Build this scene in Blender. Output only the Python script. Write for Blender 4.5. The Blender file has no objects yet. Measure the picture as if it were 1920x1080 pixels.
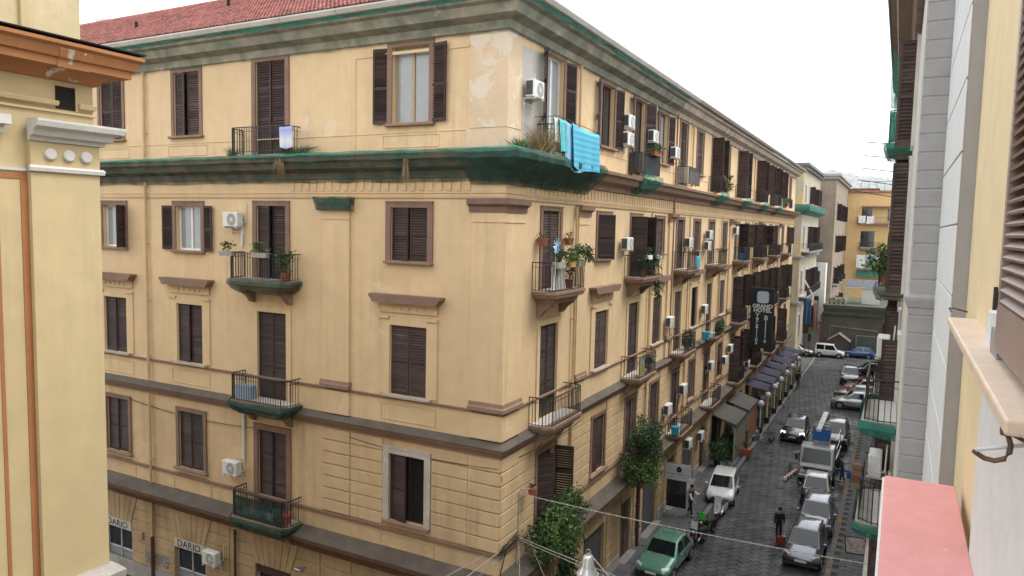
import bpy, bmesh, math, random
from mathutils import Matrix, Vector
random.seed(11)
rnd = random.uniform
PI = math.pi
rad = math.radians
scene = bpy.context.scene
COL = scene.collection

# ------------------------------------------------------------ camera, sky, sun, exposure
cam_d = bpy.data.cameras.new('camera'); cam_d.sensor_width = 36; cam_d.lens = 25.8
cam_d.clip_start = 0.05; cam_d.clip_end = 12000
cam = bpy.data.objects.new('camera', cam_d); COL.objects.link(cam)
CH = 16.0
cam.matrix_world = Matrix(((0.88363184, -0.05807251, 0.46456685, 0), (0.46769165, 0.06406735, -0.88156673, 0),
                           (0.02143123, 0.99625446, 0.08377198, CH), (0, 0, 0, 1)))
scene.camera = cam
SUN_EL, SUN_AZ = 58.0, 62.0          # azimuth from +Y towards +X
w = bpy.data.worlds.new('World'); scene.world = w; w.use_nodes = True
nt = w.node_tree; nt.nodes.clear()
sky = nt.nodes.new('ShaderNodeTexSky'); sky.sky_type = 'NISHITA'; sky.sun_disc = False
sky.sun_elevation = rad(SUN_EL); sky.sun_rotation = rad(SUN_AZ); sky.altitude = 20
sky.air_density = 1.0; sky.dust_density = 4.0; sky.ozone_density = 0.6
hs = nt.nodes.new('ShaderNodeHueSaturation'); hs.inputs['Saturation'].default_value = 0.30
mixw = nt.nodes.new('ShaderNodeMix'); mixw.data_type = 'RGBA'; mixw.inputs[0].default_value = 0.75
mixw.inputs[7].default_value = (13.5, 13.7, 14.0, 1)     # thin high overcast veil
bg = nt.nodes.new('ShaderNodeBackground'); bg.inputs[1].default_value = 0.10
ow = nt.nodes.new('ShaderNodeOutputWorld')
nt.links.new(sky.outputs[0], hs.inputs['Color']); nt.links.new(hs.outputs[0], mixw.inputs[6])
nt.links.new(mixw.outputs[2], bg.inputs[0]); nt.links.new(bg.outputs[0], ow.inputs[0])
sun_d = bpy.data.lights.new('sun', 'SUN'); sun_d.energy = 1.35; sun_d.angle = rad(25); sun_d.color = (1, .955, .88)
sun = bpy.data.objects.new('sun', sun_d); COL.objects.link(sun)
sd = Vector((math.sin(rad(SUN_AZ)) * math.cos(rad(SUN_EL)), math.cos(rad(SUN_AZ)) * math.cos(rad(SUN_EL)), math.sin(rad(SUN_EL))))
sun.rotation_euler = sd.to_track_quat('Z', 'Y').to_euler()
vs = scene.view_settings
vs.view_transform = 'Standard'; vs.look = 'None'; vs.exposure = 1.0; vs.gamma = 1; vs.use_curve_mapping = False
scene.cycles.max_bounces = 7; scene.cycles.diffuse_bounces = 4; scene.cycles.transparent_max_bounces = 12
scene.cycles.use_denoising = True

# ------------------------------------------------------------ materials
MATS = {}
def mat(name, col, rough=.8, var=.14, scale=.9, streak=0., sdark=.45, bump=.0, bscale=25., metal=0., spec=.35, coat=0., fleck=None, rand=0., alpha=1., patch=None, rvar=0.):
    """procedural material in world space: two octaves of tone, vertical weather streaks, optional flecks/patches"""
    m = bpy.data.materials.new(name); m.use_nodes = True; MATS[name] = m
    t = m.node_tree; N = t.nodes; L = t.links
    p = N['Principled BSDF']; p.inputs['Roughness'].default_value = rough; p.inputs['Metallic'].default_value = metal
    p.inputs['Specular IOR Level'].default_value = spec; p.inputs['Coat Weight'].default_value = coat
    p.inputs['Coat Roughness'].default_value = .05
    geo = N.new('ShaderNodeNewGeometry')
    def noise(sc, vec=None, det=4., rg=.55):
        n = N.new('ShaderNodeTexNoise'); n.inputs['Scale'].default_value = sc; n.inputs['Detail'].default_value = det; n.inputs['Roughness'].default_value = rg
        L.new(vec or geo.outputs['Position'], n.inputs['Vector']); return n.outputs[0]
    def ramp(x, a, b):
        r = N.new('ShaderNodeMapRange'); r.inputs[1].default_value = a; r.inputs[2].default_value = b; L.new(x, r.inputs[0]); return r.outputs[0]
    def mix(f, a, b, bt='MIX'):
        q = N.new('ShaderNodeMix'); q.data_type = 'RGBA'; q.blend_type = bt
        for i, v in ((0, f), (6, a), (7, b)):
            if isinstance(v, (int, float)): q.inputs[i].default_value = v
            elif isinstance(v, tuple): q.inputs[i].default_value = (*v[:3], 1)
            else: L.new(v, q.inputs[i])
        return q.outputs[2]
    lo = tuple(c * (1 - var) for c in col); hi = tuple(min(1, c * (1 + var)) for c in col)
    c = mix(ramp(noise(scale), .3, .7), lo, hi)
    if var > 0: c = mix(ramp(noise(scale * 6), .35, .75), c, mix(.5, c, tuple(x * .8 for x in col)))
    if rand:
        oi = N.new('ShaderNodeObjectInfo'); ad = N.new('ShaderNodeMath'); ad.operation = 'ADD'; fr = N.new('ShaderNodeMath'); fr.operation = 'FRACT'
        L.new(oi.outputs['Random'], ad.inputs[0]); L.new(geo.outputs['Random Per Island'], ad.inputs[1]); L.new(ad.outputs[0], fr.inputs[0])
        c = mix(fr.outputs[0], mix(1., c, (1 - rand,) * 3, 'MULTIPLY'), mix(1., c, (1 + rand,) * 3, 'MULTIPLY'))
    if streak:
        mp = N.new('ShaderNodeMapping'); mp.inputs['Scale'].default_value = (2.6, 2.6, .16); L.new(geo.outputs['Position'], mp.inputs[0])
        s = ramp(noise(1., mp.outputs[0], 6., .65), .48, .70)
        b = ramp(noise(.35), .35, .7)
        mm = N.new('ShaderNodeMath'); mm.operation = 'MULTIPLY'; L.new(s, mm.inputs[0]); L.new(b, mm.inputs[1])
        m2 = N.new('ShaderNodeMath'); m2.operation = 'MULTIPLY'; L.new(mm.outputs[0], m2.inputs[0]); m2.inputs[1].default_value = streak
        c = mix(m2.outputs[0], c, tuple(x * sdark for x in col))
    if fleck: c = mix(ramp(noise(fleck[1], None, 5., .7), fleck[2], fleck[2] + .06), c, fleck[0])
    if patch: c = mix(ramp(noise(patch[1], None, 6., .6), patch[2], patch[2] + .03), c, patch[0])
    L.new(c, p.inputs['Base Color'])
    if rvar:
        rr = N.new('ShaderNodeMapRange'); rr.inputs[1].default_value = .35; rr.inputs[2].default_value = .65; rr.inputs[3].default_value = rough - rvar; rr.inputs[4].default_value = rough + rvar
        L.new(noise(.45), rr.inputs[0]); L.new(rr.outputs[0], p.inputs['Roughness'])
    if bump:
        bp = N.new('ShaderNodeBump'); bp.inputs['Strength'].default_value = bump; bp.inputs['Distance'].default_value = .02
        L.new(noise(bscale), bp.inputs['Height']); L.new(bp.outputs[0], p.inputs['Normal'])
    if alpha < 1: p.inputs['Alpha'].default_value = alpha
    return m
def glass(name, col=(.02, .025, .03), rough=.06):
    return mat(name, col, rough, var=.3, scale=.8, spec=.8)
def leafmat(name, col):
    m = mat(name, col, .55, var=.35, scale=2.5, spec=.25, rand=.35)
    m.node_tree.nodes['Principled BSDF'].inputs['Subsurface Weight'].default_value = 0
    return m
def netmat(name, col, a):
    """woven scaffold net: fine weave with torn, denser and thinner zones"""
    m = mat(name, col, .8, var=.3, scale=1.6, streak=.5, sdark=.6)
    t = m.node_tree; N = t.nodes; L = t.links; g = N.new('ShaderNodeNewGeometry')
    n = N.new('ShaderNodeTexNoise'); n.inputs['Scale'].default_value = 1.7; n.inputs['Detail'].default_value = 6; L.new(g.outputs['Position'], n.inputs[0])
    r = N.new('ShaderNodeMapRange'); r.inputs[1].default_value = .35; r.inputs[2].default_value = .65; r.inputs[3].default_value = a[0]; r.inputs[4].default_value = a[1]
    L.new(n.outputs[0], r.inputs[0]); L.new(r.outputs[0], N['Principled BSDF'].inputs['Alpha'])
    return m
STUCCO = mat('stucco_ochre', (.665, .494, .300), .9, .08, .35, streak=.5, sdark=.58, bump=.3, bscale=14, spec=.1, fleck=((.54, .42, .28), 2.6, .70), patch=((.68, .53, .36), .42, .66))
STUCCO_S = mat('stucco_rusticated', (.585, .43, .258), .92, .13, .5, streak=.7, sdark=.48, bump=.35, bscale=12, spec=.12)
STUCCO_G = mat('stucco_ground', (.43, .31, .18), .92, .2, .8, streak=1., sdark=.38, bump=.4, bscale=10, spec=.12)
RAWPL = mat('raw_plaster', (.50, .46, .40), .95, .16, 2.2, bump=.5, bscale=20, fleck=((.62, .58, .52), 5., .58))
TAUPE = mat('trim_taupe', (.225, .142, .105), .85, .15, 1.5, streak=.5, bump=.2)
TAUPE_L = mat('trim_worn', (.27, .175, .122), .85, .15, 1.5, streak=.6, bump=.2, fleck=((.55, .42, .33), 7., .68))
DARKTRIM = mat('cornice_brown', (.16, .082, .05), .9, .25, 1.2, streak=.9, sdark=.4, bump=.4)
LEDGE = mat('ledge_lead_grey', (.105, .088, .072), .9, .25, 1.5, bump=.4, fleck=((.25, .24, .22), 5., .66))
SHUT = mat('shutter_brown', (.050, .031, .027), .6, .25, 1.0, spec=.25, rand=.35)
SHUT2 = mat('shutter_faded', (.074, .049, .043), .65, .3, 1.0, spec=.25, rand=.35)
IRON = mat('wrought_iron', (.028, .026, .026), .6, .3, 4., spec=.4, fleck=((.07, .04, .03), 30., .72))
NET = netmat('green_net', (.024, .078, .058), (.50, .88))
NETT = netmat('green_net_faded', (.12, .19, .145), (.12, .46))
NETL = netmat('green_net_light', (.03, .20, .15), (.55, .9))
NETD = netmat('green_net_old', (.045, .100, .074), (.30, .72))
WHITEP = mat('white_paint', (.72, .72, .70), .5, .08, 2.)
GLASS = glass('window_glass'); GLASSC = mat('window_glass_curtain', (.27, .29, .29), .10, .12, .3, spec=.7)
ACW = mat('aircon_white', (.66, .66, .63), .5, .08, 3., fleck=((.45, .42, .36), 6., .70))
ACD = mat('aircon_dark', (.07, .075, .08), .6, .2, 4.)
PIPE = mat('drain_pipe', (.52, .37, .21), .7, .12, 1.5, streak=.3)
PIPE_D = mat('drain_pipe_rust', (.075, .035, .027), .7, .2, 1.5)
GUTTER = mat('gutter_zinc', (.52, .50, .46), .6, .15, 1.2, streak=.3)
TILE = mat('roof_tile_red', (.265, .108, .094), .9, .25, 1.2, rand=.28, bump=.3, fleck=((.30, .20, .15), 4., .68))
TERRA = mat('terracotta', (.32, .11, .06), .85, .2, 5.)
CONC = mat('concrete', (.34, .32, .29), .9, .2, 1.5, streak=.5, bump=.3)
BLACK = mat('dark_interior', (.012, .011, .010), .9, .2, 2.)
SILLST = mat('sill_stone', (.40, .34, .28), .8, .15, 3.)
MARBLE = mat('pale_marble', (.55, .53, .50), .5, .1, 3.)
LEAF = leafmat('leaf_green', (.060, .105, .034)); LEAF_L = leafmat('leaf_light', (.10, .165, .045)); LEAF_D = leafmat('leaf_dark', (.034, .066, .026))
DRY = leafmat('dry_grass', (.27, .20, .10))
BARK = mat('bark', (.09, .065, .045), .9, .3, 8.)

# ------------------------------------------------------------ mesh helpers
class MB:
    def __init__(s): s.v = []; s.f = []
    def add(s, vs, fs):
        o = len(s.v); s.v += [tuple(p) for p in vs]; s.f += [tuple(i + o for i in f) for f in fs]; return s
    def box(s, x0, x1, y0, y1, z0, z1, M=None):
        if x0 > x1: x0, x1 = x1, x0
        if y0 > y1: y0, y1 = y1, y0
        if z0 > z1: z0, z1 = z1, z0
        vs = [Vector(p) for p in ((x0,y0,z0),(x1,y0,z0),(x1,y1,z0),(x0,y1,z0),(x0,y0,z1),(x1,y0,z1),(x1,y1,z1),(x0,y1,z1))]
        if M: vs = [M @ p for p in vs]
        return s.add(vs, ((0,3,2,1),(4,5,6,7),(0,1,5,4),(1,2,6,5),(2,3,7,6),(3,0,4,7)))
    def bbox(s, x0, x1, y0, y1, z0, z1, b=.02, M=None):
        """box with chamfered edges"""
        X, Y, Z = (x0, x1), (y0, y1), (z0, z1); vs = []; idx = {}
        for i in (0, 1):
            for j in (0, 1):
                for k in (0, 1):
                    sx, sy, sz = (b, -b)[i], (b, -b)[j], (b, -b)[k]
                    for a, p in enumerate(((X[i], Y[j]+sy, Z[k]+sz), (X[i]+sx, Y[j], Z[k]+sz), (X[i]+sx, Y[j]+sy, Z[k]))):
                        idx[i,j,k,a] = len(vs); vs.append(Vector(p))
        F = []
        for i in (0,1): F.append(tuple(idx[i,*q,0] for q in ((0,0),(1,0),(1,1),(0,1))))
        for j in (0,1): F.append(tuple(idx[a,j,c,1] for a,c in ((0,0),(1,0),(1,1),(0,1))))
        for k in (0,1): F.append(tuple(idx[a,c,k,2] for a,c in ((0,0),(1,0),(1,1),(0,1))))
        for j in (0,1):
            for k in (0,1): F.append((idx[0,j,k,1],idx[1,j,k,1],idx[1,j,k,2],idx[0,j,k,2]))
        for i in (0,1):
            for k in (0,1): F.append((idx[i,0,k,0],idx[i,1,k,0],idx[i,1,k,2],idx[i,0,k,2]))
        for i in (0,1):
            for j in (0,1): F.append((idx[i,j,0,0],idx[i,j,1,0],idx[i,j,1,1],idx[i,j,0,1]))
        for i in (0,1):
            for j in (0,1):
                for k in (0,1): F.append((idx[i,j,k,0],idx[i,j,k,1],idx[i,j,k,2]))
        if M: vs = [M @ p for p in vs]
        return s.add(vs, F)
    def prism(s, pts, d, axis='y'):
        """polygon pts (a,b) pushed from d[0] to d[1] along axis"""
        n = len(pts)
        g = {'y': lambda a, b, c: (a, c, b), 'x': lambda a, b, c: (c, a, b), 'z': lambda a, b, c: (a, b, c)}[axis]
        vs = [g(a, b, d[0]) for a, b in pts] + [g(a, b, d[1]) for a, b in pts]
        return s.add(vs, [tuple(range(n))[::-1], tuple(range(n, 2*n))] + [(i, (i+1) % n, n+(i+1) % n, n+i) for i in range(n)])
    def tube(s, P, r, n=5, cap=True):
        P = [Vector(p) for p in P]; R = r if isinstance(r, (list, tuple)) else [r]*len(P); vs = []; fs = []
        for i, p in enumerate(P):
            d = (P[min(i+1, len(P)-1)] - P[max(i-1, 0)]).normalized()
            a = d.cross(Vector((0, 0, 1)) if abs(d.z) < .9 else Vector((1, 0, 0))).normalized(); b = d.cross(a)
            for k in range(n):
                t = 2*PI*k/n + PI/4; vs.append(p + (a*math.cos(t) + b*math.sin(t))*R[i])
        for i in range(len(P)-1):
            for k in range(n): fs.append((i*n+k, i*n+(k+1) % n, (i+1)*n+(k+1) % n, (i+1)*n+k))
        if cap: fs += [tuple(range(n))[::-1], tuple(range((len(P)-1)*n, len(P)*n))]
        return s.add(vs, fs)
    def lathe(s, prof, c=(0,0,0), n=14, M=None):
        vs = []; fs = []; c = Vector(c)
        for r, z in prof:
            for k in range(n):
                v = Vector((r*math.cos(2*PI*k/n), r*math.sin(2*PI*k/n), z)); vs.append((M @ v if M else v) + c)
        for i in range(len(prof)-1):
            for k in range(n): fs.append((i*n+k, i*n+(k+1) % n, (i+1)*n+(k+1) % n, (i+1)*n+k))
        fs += [tuple(range(n))[::-1], tuple(range((len(prof)-1)*n, len(prof)*n))]
        return s.add(vs, fs)
    def quad(s, a, b, c, d): return s.add((a, b, c, d), ((0, 1, 2, 3),))
    def sweep(s, path, prof):
        """profile (n,z) swept along a plan path, n = offset to the right of travel, mitred"""
        P = [Vector(p) for p in path]; k = len(prof); vs = []; fs = []
        for i, p in enumerate(P):
            ds = []
            if i: ds.append((P[i]-P[i-1]).normalized())
            if i < len(P)-1: ds.append((P[i+1]-P[i]).normalized())
            ns = [Vector((d.y, -d.x)) for d in ds]; m = sum(ns, Vector((0, 0))).normalized(); m = m / max(.3, m.dot(ns[0]))
            for a, z in prof: vs.append((p.x + m.x*a, p.y + m.y*a, z))
        for i in range(len(P)-1):
            for j in range(k-1): fs.append((i*k+j, (i+1)*k+j, (i+1)*k+j+1, i*k+j+1))
        fs += [tuple(range(k)), tuple(range((len(P)-1)*k, len(P)*k))[::-1]]
        return s.add(vs, fs)
    def mesh(s, name, m, smooth=False):
        me = bpy.data.meshes.new(name); me.from_pydata(s.v, [], s.f)
        bm = bmesh.new(); bm.from_mesh(me); bmesh.ops.recalc_face_normals(bm, faces=bm.faces); bm.to_mesh(me); bm.free()
        me.materials.append(m)
        if smooth: me.polygons.foreach_set('use_smooth', [True]*len(me.polygons))
        me.update(); return me
    def build(s, name, m, parent=None, loc=(0,0,0), rz=0, smooth=False):
        return link(name, s.mesh(name, m, smooth), parent, loc, rz)
def link(name, me, parent=None, loc=(0,0,0), rz=0):
    o = bpy.data.objects.new(name, me); COL.objects.link(o); o.location = loc; o.rotation_euler = (0, 0, rz)
    if parent: o.parent = parent
    return o
def empty(name, loc, rz=0, label=None, cat=None, group=None, kind=None):
    o = bpy.data.objects.new(name, None); COL.objects.link(o); o.location = loc; o.rotation_euler = (0, 0, rz); o.empty_display_size = .3
    return tag(o, label, cat, group, kind)
def tag(o, label=None, cat=None, group=None, kind=None):
    if label: o['label'] = label
    if cat: o['category'] = cat
    if group: o['group'] = group
    if kind: o['kind'] = kind
    return o
def copy_tree(o, parent=None):
    c = o.copy(); COL.objects.link(c)
    if parent: c.parent = parent
    for ch in list(o.children): copy_tree(ch, c)
    return c
CACHE = {}
def cached(key, fn):
    if key not in CACHE: CACHE[key] = fn()
    return CACHE[key]
def bevelled(o, wd=.02, seg=2):
    b = o.modifiers.new('bevel', 'BEVEL'); b.width = wd; b.segments = seg; b.limit_method = 'ANGLE'; return o
def text(name, body, size, m, parent, loc, rot, ext=.006, align='CENTER', sx=1., bold=0.):
    cu = bpy.data.curves.new(name, 'FONT'); cu.body = body; cu.size = size; cu.extrude = ext; cu.align_x = align; cu.align_y = 'CENTER'; cu.offset = bold
    o = bpy.data.objects.new(name, cu); COL.objects.link(o); dg = bpy.context.evaluated_depsgraph_get()
    me = bpy.data.meshes.new_from_object(o.evaluated_get(dg)); bpy.data.objects.remove(o); bpy.data.curves.remove(cu)
    me.materials.clear(); me.materials.append(m)
    o = link(name, me, parent, loc); o.rotation_euler = rot; o.scale = (sx, 1, 1); return o
def foliage(name, parent, c, r, n, size, m, seed=0, droop=0.):
    """leaf clumps: n small folded leaves spread unevenly through an ellipsoid made of several lobes"""
    R = random.Random(seed); mb = MB(); lobes = []
    for k in range(7):
        lobes.append((Vector((R.uniform(-.6, .6)*r[0], R.uniform(-.6, .6)*r[1], R.uniform(-.6, .6)*r[2])), R.uniform(.35, .6)))
    for k in range(n):
        lc, lr = R.choice(lobes)
        d = Vector((R.gauss(0, 1), R.gauss(0, 1), R.gauss(0, 1))).normalized() * (R.random() ** .45) * lr
        p = Vector(c) + lc + Vector((d.x*r[0], d.y*r[1], d.z*r[2]))
        a = Vector((R.uniform(-1, 1), R.uniform(-1, 1), R.uniform(-1, .6) - droop)).normalized()
        b = a.cross(Vector((R.uniform(-1, 1), R.uniform(-1, 1), R.uniform(-1, 1)))).normalized()
        s = size * R.uniform(.6, 1.4); u = a.cross(b) * s * .14
        mb.add((p, p + a*s*.5 + b*s*.28 + u, p + a*s, p + a*s*.5 - b*s*.28 + u), ((0, 1, 2), (0, 2, 3)))
    me = bpy.data.meshes.new(name); me.from_pydata(mb.v, [], mb.f); me.materials.append(m); return link(name, me, parent)

# ------------------------------------------------------------ facade kit: local x along wall, local -y outwards
def fplace(rz, u, z, n=0., org=(0, 0)):
    c, s = math.cos(rz), math.sin(rz); return (org[0] + c*u + s*n, org[1] + s*u - c*n, z)
def wall_mesh(u0, u1, z0, z1, ops, depth=.28):
    us = sorted({u0, u1, *[o[0] for o in ops], *[o[1] for o in ops]}); zs = sorted({z0, z1, *[o[2] for o in ops], *[o[3] for o in ops]})
    us = [u for u in us if u0 <= u <= u1]; zs = [z for z in zs if z0 <= z <= z1]; mb = MB()
    for i in range(len(us)-1):
        j = 0
        while j < len(zs)-1:
            cu = (us[i]+us[i+1])/2
            hole = lambda q: any(o[0] < cu < o[1] and o[2] < (zs[q]+zs[q+1])/2 < o[3] for o in ops)
            if hole(j): j += 1; continue
            k = j
            while k+1 < len(zs)-1 and not hole(k+1): k += 1
            mb.quad((us[i], 0, zs[j]), (us[i+1], 0, zs[j]), (us[i+1], 0, zs[k+1]), (us[i], 0, zs[k+1])); j = k+1
    for a, b, c, d in ops:
        D = depth
        mb.quad((a, 0, c), (a, D, c), (a, D, d), (a, 0, d)); mb.quad((b, 0, c), (b, 0, d), (b, D, d), (b, D, c))
        mb.quad((a, 0, d), (a, D, d), (b, D, d), (b, 0, d)); mb.quad((a, 0, c), (b, 0, c), (b, D, c), (a, D, c))
    me = bpy.data.meshes.new('wall'); me.from_pydata(mb.v, [], mb.f); return me
def leaf_mesh(wd, h, side, m):
    def mk():
        mb = MB(); s = 1 if side == 'L' else -1; t = .045; st = .075
        def bx(a, b, y0, y1, z0, z1): mb.box(min(s*a, s*b), max(s*a, s*b), y0, y1, z0, z1)
        bx(.005, st, -t, 0, 0, h); bx(wd-st, wd-.005, -t, 0, 0, h)
        rails = [(0, .12), (h*.46, h*.46+.09), (h-.09, h)] if h < 3 else [(0, .14), (h*.36, h*.36+.09), (h*.7, h*.7+.09), (h-.09, h)]
        for a, b in rails: bx(st, wd-st, -t, 0, a, b)
        for (a, b), (c, d) in zip(rails[:-1], rails[1:]):
            n = max(2, int((c-b)/.088)); st2 = (c-b)/n
            for k in range(n):
                z = b + (k+.5)*st2; x0, x1 = sorted((s*st, s*(wd-st)))
                mb.add(((x0, -.050, z-.038), (x1, -.050, z-.038), (x1, -.004, z+.048), (x0, -.004, z+.048), (x0, -.042, z-.046), (x1, -.042, z-.046), (x1, .004, z+.040), (x0, .004, z+.040)),
                       ((0, 1, 2, 3), (4, 7, 6, 5), (0, 4, 5, 1), (3, 2, 6, 7)))
        return mb.mesh('shutter', m)
    return cached(('leaf', wd, h, side, m.name), mk)
OPS = {}
def window(bld, rz, u, z, wd, h, aL=0, aR=0, door=False, frame=None, gl=None, arch=None, archw=.2, sill=True, hood=False, org=(0, 0), shutters=True, archm=None, sm=None, back=.0):
    OPS.setdefault((bld.name, round(rz, 2)), []).append((u-wd/2, u+wd/2, z, z+h)); nm = 'balcony_door' if door else 'window'; frame = frame or SHUT
    def fr():
        mb = MB(); f = .07; y0, y1 = .17, .24
        mb.box(-wd/2, -wd/2+f, y0, y1, 0, h); mb.box(wd/2-f, wd/2, y0, y1, 0, h); mb.box(-wd/2+f, wd/2-f, y0, y1, h-f, h); mb.box(-wd/2+f, wd/2-f, y0, y1, 0, f)
        mb.box(-.045, .045, y0-.01, y1, f, h-f); return mb.mesh('window_frame', frame)
    o = link(nm, cached(('fr', wd, h, frame.name), fr), bld, fplace(rz, u, z, 0, org), rz)
    for s in (-1, 1):
        gm = gl or GLASS
        link('pane', cached(('pane', wd, h, gm.name), lambda: MB().box(-wd/4+.055, wd/4-.055, .2, .215, .07, h-.07).mesh('pane', gm)), o, (s*wd/4, 0, 0))
    if shutters:
        m = sm or SHUT
        if abs(aL) < 2: aL = random.choice((0, 0, 1, 2.5, 4))
        if abs(aR) < 2: aR = random.choice((0, 0, 1, 2.5))
        l = link('shutter', leaf_mesh(round(wd/2, 3), h, 'L', m), o, (-wd/2, -.005 + (.10 if abs(aL) < 30 else 0), 0), -rad(aL))
        r = link('shutter', leaf_mesh(round(wd/2, 3), h, 'R', m), o, (wd/2, -.005 + (.10 if abs(aR) < 30 else 0), 0), rad(aR))
        if aL > 60: l.location.y = -.02
        if aR > 60: r.location.y = -.02
    if arch:
        am = archm or TAUPE
        def ar():
            mb = MB(); a = archw; n = arch; zb = 0 if not door else 0
            mb.box(-wd/2-a, -wd/2, -n, -.002, zb, h); mb.box(wd/2, wd/2+a, -n, -.002, zb, h); mb.box(-wd/2-a, wd/2+a, -n, -.002, h, h+a)
            mb.box(-wd/2-a, wd/2+a, -n-.02, -n, h+a*.72, h+a); return mb.mesh('architrave', am)
        link('architrave', cached(('arch', wd, h, arch, archw, am.name), ar), o)
    if sill and not door:
        sm_ = TAUPE_L if arch else SILLST
        link('sill', cached(('sill', wd, sm_.name), lambda: MB().bbox(-wd/2-.24, wd/2+.24, -.17, .0, -.10, -.003, .015).mesh('sill', sm_)), o)
    if hood:
        def hd():
            mb = MB(); W = wd/2 + .72
            mb.prism([(-W+.17, .80), (-W+.12, .90), (-W, 1.0), (-W, 1.08), (W, 1.08), (W, 1.0), (W-.12, .90), (W-.17, .80)], (-.34, -.002)); return mb.mesh('hood', TAUPE)
        link('hood', cached(('hood', wd), hd), o, (0, 0, h-.0))
        def hf():
            mb = MB(); W = wd/2
            mb.box(-W-.45, -W-.02, -.05, -.002, -h, .30); mb.box(W+.02, W+.45, -.05, -.002, -h, .30); mb.box(-W-.45, W+.45, -.07, -.052, .46, .78)
            mb.box(-W-.02, W+.02, -.05, -.002, .02, .30)
            for s in (-1, 1): mb.box(s*W+s*.02, s*W+s*.48, -.11, -.052, .24, .33)
            for k in range(5): mb.lathe([(.075, 0), (.075, .03)], (-W+.12+k*(2*W-.24)/4, -.07, .62), 10, Matrix.Rotation(PI/2, 3, 'X'))
            return mb.mesh('hood_frieze', STUCCO)
        link('hood_frieze', cached(('hoodf', wd, h), hf), o, (0, 0, h))
    return o
def rail_path(wd, d, ch=.28):
    return [(-wd/2, 0), (-wd/2, -d+ch), (-wd/2+ch*.7, -d), (wd/2-ch*.7, -d), (wd/2, -d+ch), (wd/2, 0)]
def railing_mesh(wd, d, h=1.0, m=None, ch=.28):
    m = m or IRON
    def mk():
        mb = MB(); P = rail_path(wd, d, ch)
        for z, r in ((h, .024), (h-.16, .011), (.06, .014)): mb.tube([(x, y, z) for x, y in P], r, 4)
        for (x0, y0), (x1, y1) in zip(P[:-1], P[1:]):
            L = math.hypot(x1-x0, y1-y0); n = max(1, round(L/.125))
            for k in range(n):
                t = k/n; x, y = x0+(x1-x0)*t, y0+(y1-y0)*t
                mb.tube([(x, y, .02), (x, y, h)], .012 if k else .02, 4, False)
                if k: # scroll collar between the two upper rails
                    mb.tube([(x-.03, y, h-.14), (x+.035, y, h-.08), (x-.02, y, h-.02)], .007, 3, False)
        return mb.mesh('railing', m)
    return cached(('rail', wd, d, h, m.name, ch), mk)
def balcony(bld, rz, u, z, wd, d, net=None, org=(0, 0), floor=None, cons=True, h=1.0, taper=.42, slabm=None, name='balcony', railm=None):
    slabm = slabm or TAUPE_L
    def mk():
        mb = MB(); P = rail_path(wd+.12, d+.07, .3); n = len(P)
        lv = [(1., -.0), (1., -.09), (.97, -.11), (.94, -.22), (.80, -.26), (.74, -taper)]
        vs = [(x*k, y*k, zz) for k, zz in lv for x, y in P]
        fs = [tuple(range(n)), tuple(range((len(lv)-1)*n, len(lv)*n))[::-1]]
        for i in range(len(lv)-1):
            for k in range(n): fs.append((i*n+k, i*n+(k+1) % n, (i+1)*n+(k+1) % n, (i+1)*n+k))
        return mb.add(vs, fs).mesh('balcony', slabm)
    o = link(name, cached(('balc', wd, d, taper, slabm.name), mk), bld, fplace(rz, u, z, .003, org), rz)
    link('railing', railing_mesh(wd, d, h, railm), o)
    link('floor', cached(('bfl', wd, d), lambda: MB().box(-wd/2+.03, wd/2-.03, -d+.26, -.01, .003, .02).mesh('floor', floor or MARBLE)), o)
    if cons:
        def cn():
            mb = MB(); mb.prism([(-.02, 0), (-d*.72, 0), (-d*.68, -.14), (-.3, -.3), (-.14, -.52), (-.02, -.55)], (-.11, .11), 'x'); return mb.mesh('console', slabm)
        for s in (-1, 1): link('console', cached(('cons', d, slabm.name), cn), o, (s*wd*.33, 0, -taper+.05))
    if net:
        def nm():
            mb = MB(); P = rail_path(wd+.2, d+.12, .3); lv = [(1., .03), (1.01, -.16), (.9, -.36), (.72, -taper-.1)]; n = len(P)
            R = random.Random(int(u*10)); vs = [(x*k+R.uniform(-.02, .02), y*k-R.uniform(0, .03), zz+R.uniform(-.03, .03)) for k, zz in lv for x, y in P]; fs = []
            for i in range(len(lv)-1):
                for k in range(n-1): fs.append((i*n+k, i*n+k+1, (i+1)*n+k+1, (i+1)*n+k))
            me = bpy.data.meshes.new('netting'); me.from_pydata(vs, [], fs); me.materials.append(net); return me
        link('netting', nm(), o)
    return o
def courses(bld, rz, u0, u1, z0, z1, ch, ops, m, n=.04, org=(0, 0), gap=.042, budget=None, maxlen=99):
    """rusticated stone courses as real blocks with open joints, cut by the openings"""
    rows = max(1, round((z1-z0)/ch)); hh = (z1-z0)/rows; rest = MB()
    for r in range(rows):
        a, b = z0 + r*hh + gap/2, z0 + (r+1)*hh - gap/2; segs = [(u0, u1)]
        for o in ops:
            if o[3] > a and o[2] < b:
                ns = []
                for s, e in segs:
                    if o[1] <= s or o[0] >= e: ns.append((s, e)); continue
                    if o[0] > s: ns.append((s, o[0]))
                    if o[1] < e: ns.append((o[1], e))
                segs = ns
        for s, e in segs:
            if e - s < .12: continue
            k = max(1, math.ceil((e-s)/maxlen))
            for q in range(k):
                x0 = s + (e-s)*q/k + (gap/2 if q else 0); x1 = s + (e-s)*(q+1)/k - (gap/2 if q < k-1 else 0)
                if budget is None or budget[0] > 0:
                    MB().bbox(x0, x1, -n, .0, a, b, .012).build('stone_course', m, bld, fplace(rz, 0, 0, .002, org), rz)
                    if budget is not None: budget[0] -= 1
                else: rest.bbox(x0, x1, -n, .0, a, b, .012)
    if rest.f: tag(rest.build('stone_courses', m, bld, fplace(rz, 0, 0, .002, org), rz), kind='stuff')

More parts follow.
